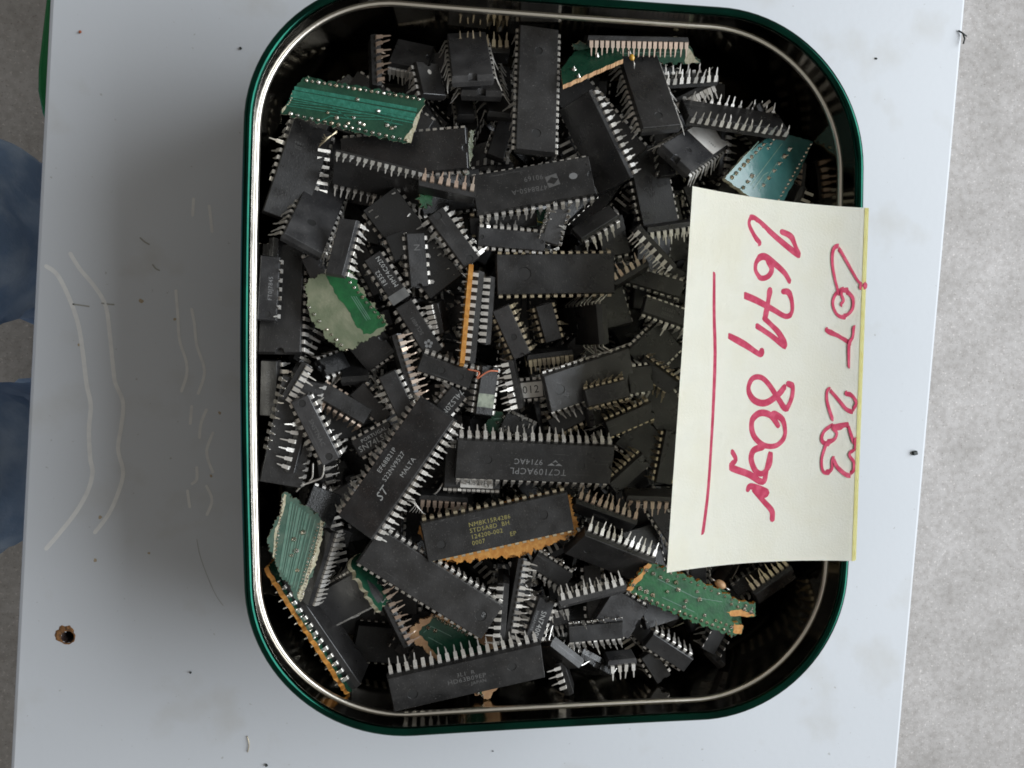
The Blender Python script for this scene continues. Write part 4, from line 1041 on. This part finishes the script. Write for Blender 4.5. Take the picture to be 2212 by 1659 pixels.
# ------------------------------------------------------------------ handwritten note
NC = [(1496, 402), (1869, 449), (1841, 1212), (1441, 1238)]           # corners as seen: free end upper, rim upper, rim lower, free end lower
ZL, ZR = 98.0, 76.0
def note_pt(u, w, lift=0.0):
    z = ZR + (ZL - ZR) * max(0.0, 1 - u) ** 1.9 + lift + .5 * math.sin(w * 5.0) * (1 - u) * .6
    zl = ZL
    a = at(*NC[0], ZL * MM).lerp(at(*NC[3], ZL * MM), w)
    b = at(*NC[1], ZR * MM).lerp(at(*NC[2], ZR * MM), w)
    p = a.lerp(b, u)
    p.z = z * MM
    # bring the sheet a little in along its length where it curls
    return p
def note():
    root = empty('paper_note', Matrix.Translation(note_pt(.5, .5)))
    tag(root, 'cream paper note with pink handwritten lot number and weight, laid over the right rim', 'note')
    inv = -note_pt(.5, .5)
    bm = bmesh.new()
    NU, NW = 26, 12
    g = [[bm.verts.new(note_pt(i / NU, j / NW) + inv) for j in range(NW + 1)] for i in range(NU + 1)]
    for i in range(NU):
        for j in range(NW):
            bm.faces.new((g[i][j], g[i][j + 1], g[i + 1][j + 1], g[i + 1][j]))
    r_ = bmesh.ops.solidify(bm, geom=bm.faces[:], thickness=.00012)
    bmesh.ops.recalc_face_normals(bm, faces=bm.faces)
    split_sharp(bm)
    link('sheet', mesh_from(bm, M['paper'], True), root, Matrix())
    # yellowed strip that bends down over the rim
    bm = bmesh.new()
    rows = []
    for j in range(NW + 1):
        p = note_pt(1, j / NW)
        rows.append([bm.verts.new(p + Vector((dx * MM, dx * .03 * MM, dz * MM)) + inv) for dx, dz in ((-.2, .12), (.9, -.1), (1.9, -.9), (2.5, -2.2))])
    for a, b in zip(rows, rows[1:]):
        for k in range(3):
            bm.faces.new((a[k], b[k], b[k + 1], a[k + 1]))
    bmesh.ops.solidify(bm, geom=bm.faces[:], thickness=.00012)
    bmesh.ops.recalc_face_normals(bm, faces=bm.faces)
    split_sharp(bm)
    tag(link('adhesive_strip', mesh_from(bm, M['paper_yellow'], True), root, Matrix()), 'yellowed strip of the note folded over the rim')
    # invert picture -> sheet by search, then lay strokes on it
    def pix(p):
        q = CAM_R.transposed() @ (p - Vector((0, 0, CAM_H)))
        return Vector((1106 + q.x / -q.z * CAM_F, 829.5 - q.y / -q.z * CAM_F))
    def uv(x, y):
        u = w = .5
        for _ in range(12):
            p = pix(note_pt(u, w)); du = (pix(note_pt(u + .01, w)) - p) / .01; dw = (pix(note_pt(u, w + .01)) - p) / .01
            d = Vector((x, y)) - p; det = du.x * dw.y - du.y * dw.x
            u += (d.x * dw.y - d.y * dw.x) / det; w += (du.x * d.y - du.y * d.x) / det
        return u, w
    V = lambda c: (1404 + .5533 * c[0], 378 + .5533 * c[1])
    lines = {
        'lot number line': ([(825, 437), (843, 432), (815, 410), (780, 350), (745, 290), (728, 285), (718, 305), (717, 350), (725, 400), (735, 440), (740, 460)],
                            [(755, 450), (728, 470), (718, 505), (735, 543), (768, 552), (795, 525), (797, 480), (775, 455), (752, 460), (760, 490), (750, 505)],
                            [(692, 605), (730, 622), (785, 652)], [(800, 600), (795, 635), (782, 665), (780, 745)],
                            [(768, 852), (795, 862), (810, 890), (795, 918), (768, 908), (735, 870), (700, 838), (695, 880), (716, 948)],
                            [(712, 980), (685, 1000), (675, 1030), (692, 1045), (722, 1035), (733, 1008), (718, 985)], [(722, 985), (748, 982), (775, 978), (785, 1000), (800, 1040)],
                            [(690, 1055), (674, 1110), (680, 1156), (712, 1153), (718, 1108), (738, 1140), (775, 1168), (798, 1158), (800, 1120), (782, 1090), (803, 1072), (805, 1035)]),
        'weight line': ([(425, 265), (402, 235), (383, 190), (396, 165), (430, 185), (495, 245), (580, 312), (572, 280), (550, 240), (515, 222)],
                        [(545, 415), (525, 382), (485, 345), (445, 318), (415, 335), (410, 372), (432, 402), (462, 395), (475, 365), (455, 325)],
                        [(370, 470), (420, 492), (480, 525), (530, 552), (556, 535), (556, 490), (540, 458), (520, 455)], [(468, 450), (462, 490), (450, 555)],
                        [(418, 590), (470, 625), (528, 668), (505, 620), (478, 590), (447, 560)],
                        [(308, 628), (370, 662), (428, 700), (436, 688)],
                        [(525, 828), (500, 858), (450, 890), (405, 878), (383, 835), (400, 795), (432, 790), (462, 815), (500, 872), (530, 912), (553, 880), (560, 830), (540, 815)],
                        [(500, 978), (470, 938), (428, 930), (397, 962), (405, 1018), (445, 1055), (495, 1055), (528, 1015), (520, 960), (490, 935), (478, 935)],
                        [(440, 1062), (405, 1075), (395, 1110), (412, 1155), (440, 1165), (468, 1130), (470, 1085), (455, 1150), (440, 1198), (385, 1168), (315, 1140), (332, 1112), (320, 1082)],
                        [(382, 1228), (395, 1215), (455, 1238), (435, 1250), (405, 1228), (440, 1270), (475, 1310), (478, 1342)]),
        'underline': ([(247, 388), (246, 550), (249, 700), (243, 900), (235, 1060), (222, 1240), (202, 1392)],)}
    for nm, strokes in lines.items():
        bm = bmesh.new()
        lift = .03
        for st in strokes:
            q2 = smooth_line([Vector((*V(c), 0)) for c in st], 6)
            pts = []
            for c in q2:
                u, w = uv(c.x, c.y)
                p = note_pt(min(u, 1.0), w, lift)
                if u > 1.0: p += Vector(((u - 1) * .06, 0, 0))
                pts.append(p + inv)
            wd = 2.05 if nm != 'lot number line' else 2.3
            k0 = rnd.random() * 6
            a = note_pt(.5, .5); b = note_pt(.51, .5); c_ = note_pt(.5, .49)
            nn = (b - a).cross(c_ - a).normalized()
            add_ribbon(bm, pts, lambda t: wd * MM * (1 + .13 * math.sin(k0 + t * 9)), nn)
            lift += .003
        link('handwriting', mesh_from(bm, M['marker']), root, Matrix())['label'] = 'pink ' + nm
note()

# ------------------------------------------------------------------ crumbs on the table
def crumb(name, label, x, y, s, m, n=7):
    bm = bmesh.new()
    bmesh.ops.create_icosphere(bm, subdivisions=1, radius=s * MM)
    for v in bm.verts:
        v.co = Vector((v.co.x * rnd.uniform(.6, 1.3), v.co.y * rnd.uniform(.6, 1.3), v.co.z * rnd.uniform(.5, .9)))
    mz = min(v.co.z for v in bm.verts)
    for v in bm.verts: v.co.z -= mz
    p = at(x, y, 0)
    tag(link(name, mesh_from(bm, M[m]), None, Matrix.Translation(p)), label, 'crumb')
def block_crumb():
    bm = bmesh.new(); bmesh.ops.create_cube(bm, size=1)
    for v in bm.verts: v.co = Vector((v.co.x * 2.1 * rnd.uniform(.85, 1.1), v.co.y * 1.9 * rnd.uniform(.85, 1.1), (v.co.z + .5) * 1.5)) * MM
    bmesh.ops.bevel(bm, geom=bm.edges[:], offset=.0002, segments=1, affect='EDGES')
    tag(link('crumb', mesh_from(bm, M['crumb_black']), None, Matrix.Translation(at(1974, 978, 0)) @ Matrix.Rotation(.25, 4, 'Z')), 'square black crumb on the white table right of the note', 'crumb')
block_crumb()
crumb('crumb', 'reddish brown crumb on the white table near its upper left corner', 174, 70, 0.68, 'crumb_rust')
crumb('crumb', 'black crumb on the white table at the upper left outside of the tin', 520, 105, 0.60, 'crumb_black')
crumb('crumb', 'small black speck on the white table at the upper right', 1892, 127, 0.52, 'crumb_black')
crumb('crumb', 'dark crumb on the white table at the bottom edge of the picture', 576, 1652, 0.75, 'crumb_black')
crumb('crumb', 'dark crumb on the white table, lower left of the tin', 412, 1452, 0.52, 'crumb_black')
crumb('crumb', 'faint speck on the white table below the tin', 1065, 1622, 0.38, 'crumb_black')
bm = bmesh.new()
add_tube(bm, [at(2070, 66, .0004), at(2080, 72, .0012), at(2084, 84, .0016), at(2081, 94, .0022)], .00035)
add_tube(bm, [at(2080, 72, .0012), at(2088, 78, .0008)], .0003)
tag(link('thread_scrap', mesh_from(bm, M['crumb_black'], True)), 'curled dark thread scrap at the upper right edge of the white table', 'thread')
bm = bmesh.new()
q = smooth_line([at(534, 1590, .0004), at(538, 1608, .0006), at(535, 1625, .0004)], 4)
add_tube(bm, q, .00018)
tag(link('thread_scrap', mesh_from(bm, M['gold_pin'], True)), 'thin straw coloured fibre on the white table below the tin', 'thread')

# ------------------------------------------------------------------ green lid leaning against the table at the left
def lid():
    zz = -0.03
    ex = at(80, 255, zz)
    root = empty('tin_cover', Matrix.Translation((ex.x + .087, ex.y + .088, zz)) @ Matrix.Rotation(R(-8), 4, 'Z') @ Matrix.Rotation(R(2), 4, 'Y'))
    tag(root, 'green tin lid half hidden below the upper left edge of the white table', 'lid')
    def lp(i, z):
        hx, hy, r = .075 - i, .125 - i, .045 - i
        out = []
        for qx, qy, a0 in ((1, 1, 0), (-1, 1, 90), (-1, -1, 180), (1, -1, 270)):
            for k in range(9):
                a = R(a0 + k * 11.25)
                out.append((qx * (hx - r) + r * math.cos(a), qy * (hy - r) + r * math.sin(a), z))
        return out
    bm = bmesh.new()
    rings = [[bm.verts.new(p) for p in lp(i * MM, z * MM)] for i, z in ((0, -14), (0, -1.5), (.6, -.3), (1.8, 0), (5, -.6))]
    for a, b in zip(rings, rings[1:]):
        n = len(a)
        for k in range(n):
            bm.faces.new((a[k], a[(k + 1) % n], b[(k + 1) % n], b[k]))
    bm.faces.new(rings[-1])
    bmesh.ops.solidify(bm, geom=bm.faces[:], thickness=.0004)
    bmesh.ops.recalc_face_normals(bm, faces=bm.faces)
    link('lid_pan', mesh_from(bm, M['lid_green'], True), root, Matrix())
    return root
M['lid_green'] = mat('bright_green_lacquer', (0.015, 0.30, 0.09), 0.3, 0.2, coat=0.4)
lid()
# stool the lid lies on, below the table top
def stool():
    c = at(80, 255, -.03)
    X = c.x + .085; Y = c.y + .095
    root = empty('stool', Matrix.Translation((X, Y, FLOOR_Z)))
    tag(root, 'stool pushed under the table top, carrying the green lid', 'stool')
    top = -.0446 - FLOOR_Z
    bm = bmesh.new(); add_box(bm, (-.05, -.09, top - .02), (.09, .12, top)); link('seat', mesh_from(bm, M['shoe']), root, Matrix())
    for sx in (-.035, .075):
        for sy in (-.075, .1):
            bm = bmesh.new(); add_box(bm, (sx - .012, sy - .012, 0), (sx + .012, sy + .012, top - .0205)); link('leg', mesh_from(bm, M['shoe']), root, Matrix())
stool()

# ------------------------------------------------------------------ the person standing at the left, bent over the table (jeans in view)
def skin_obj(name, nodes, edges, m, root, parent_inv, lvl=2):
    me = bpy.data.meshes.new(name)
    me.from_pydata([n[0] for n in nodes], edges, [])
    o = bpy.data.objects.new(name, me); col.objects.link(o)
    md = o.modifiers.new('skin', 'SKIN'); md.use_smooth_shade = True
    for i, n in enumerate(nodes):
        sv = me.skin_vertices[0].data[i]
        r = n[1]; sv.radius = (r, r) if not isinstance(r, tuple) else r
        sv.use_root = (i == root)
    ss = o.modifiers.new('sub', 'SUBSURF'); ss.levels = lvl; ss.render_levels = lvl
    me.materials.append(m)
    return o
def person():
    base = at(-20, 760, -.45); X0, Y0 = base.x - .10, base.y
    root = empty('person', Matrix.Translation((X0, Y0, FLOOR_Z)))
    tag(root, "person in worn blue jeans standing bent over the white table's left edge", 'person')
    def put(o):
        o.parent = root; o.matrix_basis = Matrix()
    k1 = at(-8, 505, -.42) - Vector((X0, Y0, FLOOR_Z)); k2 = at(-22, 1018, -.42) - Vector((X0, Y0, FLOOR_Z))
    n = [((-.16, 0, .88), .15)]; e = []
    for s, kk in ((1, k1), (-1, k2)):
        i = len(n)
        n += [((-.14, s * .10, .80), .105), ((kk.x * .4 - .07, kk.y * .9 + s * .01, .58), .095), ((kk.x, kk.y, .40), .078), ((kk.x - .02, kk.y, .22), .072), ((kk.x - .05, kk.y, .07), .068)]
        e += [(0, i)] + [(j, j + 1) for j in range(i, i + 4)]
        bm = bmesh.new()
        prof = [(-.07, .035, .035), (0, .045, .05), (.08, .047, .035), (.15, .04, .026), (.19, .022, .018)]
        rings = [[bm.verts.new((x, w * math.cos(t * math.pi / 6), max(0, h_ + h_ * math.sin(t * math.pi / 6)))) for t in range(12)] for x, w, h_ in prof]
        for a, b in zip(rings, rings[1:]):
            for k in range(12): bm.faces.new((a[k], a[(k + 1) % 12], b[(k + 1) % 12], b[k]))
        bm.faces.new(rings[0][::-1]); bm.faces.new(rings[-1])
        bmesh.ops.recalc_face_normals(bm, faces=bm.faces)
        link('shoe', mesh_from(bm, M['shoe'], True), root, Matrix.Translation((kk.x - .05, kk.y, 0)))
    jo = skin_obj('jeans', n, e, M['denim'], 0, None, 3)
    tx = bpy.data.textures.new('cloth_folds', 'CLOUDS'); tx.noise_scale = .055; tx.noise_depth = 3
    dm = jo.modifiers.new('folds', 'DISPLACE'); dm.texture = tx; dm.strength = .04; dm.mid_level = .5; dm.texture_coords = 'LOCAL'
    put(jo)
    # upper body: bent forward, arms raised to hold the camera just above the lens
    o_ = Vector((X0, Y0, FLOOR_Z))
    cam_l = Vector((0, 0, CAM_H)) - o_
    nb = [((-.16, 0, .90), (.10, .15)), ((-.14, 0, 1.08), (.10, .14)), ((-.08, 0, 1.26), (.11, .16)), ((-.02, 0, 1.40), (.07, .09)), ((.02, 0, 1.48), .055), ((.07, 0, 1.58), (.085, .075)), ((.11, 0, 1.66), (.085, .075))]
    eb = [(0, 1), (1, 2), (2, 3), (3, 4), (4, 5), (5, 6)]
    for s in (1, -1):
        i = len(nb)
        wr = cam_l + Vector((-.13, s * .10 , .14)); pm = cam_l + Vector((-.06, s * .075, .10))
        nb += [((-.04, s * .17, 1.36), .055), ((.05, s * .24, 1.15), .045), (tuple(wr), .028), (tuple(pm), .026)]
        eb += [(2, i), (i, i + 1), (i + 1, i + 2), (i + 2, i + 3)]
        for f in range(4):
            j = len(nb)
            d = Vector((.035, -s * .012, .004 - f * .001)); q = pm + Vector((.018, 0, .024 - f * .016))
            nb += [(tuple(q), .009), (tuple(q + d), .0085), (tuple(q + d + Vector((.014, -s * .022, 0))), .0075)]
            eb += [(i + 3, j), (j, j + 1), (j + 1, j + 2)]
        j = len(nb); q = pm + Vector((-.005, -s * .022, -.01))
        nb += [(tuple(q), .011), (tuple(q + Vector((.02, -s * .02, -.008))), .009)]
        eb += [(i + 3, j), (j, j + 1)]
    put(skin_obj('body', nb, eb, M['skin'], 0, None))
    nj = [((-.165, 0, .86), (.135, .18)), ((-.145, 0, 1.08), (.125, .165)), ((-.085, 0, 1.27), (.13, .18)), ((-.025, 0, 1.41), (.075, .1))]
    ej = [(0, 1), (1, 2), (2, 3)]
    for s in (1, -1):
        i = len(nj)
        wr = cam_l + Vector((-.16, s * .11, .16))
        nj += [((-.045, s * .18, 1.36), .07), ((.05, s * .25, 1.15), .06), (tuple(wr), .045)]
        ej += [(2, i), (i, i + 1), (i + 1, i + 2)]
    put(skin_obj('jumper', nj, ej, M['jumper'], 0, None))
    bm = bmesh.new(); bmesh.ops.create_uvsphere(bm, u_segments=20, v_segments=12, radius=1)
    for v in bm.verts:
        v.co = Vector((v.co.x * .098, v.co.y * .088, v.co.z * .10 + (.012 if v.co.x < 0 else .03)))
    link('hair', mesh_from(bm, M['hair'], True), root, Matrix.Translation((.085, 0, 1.66)))
person()
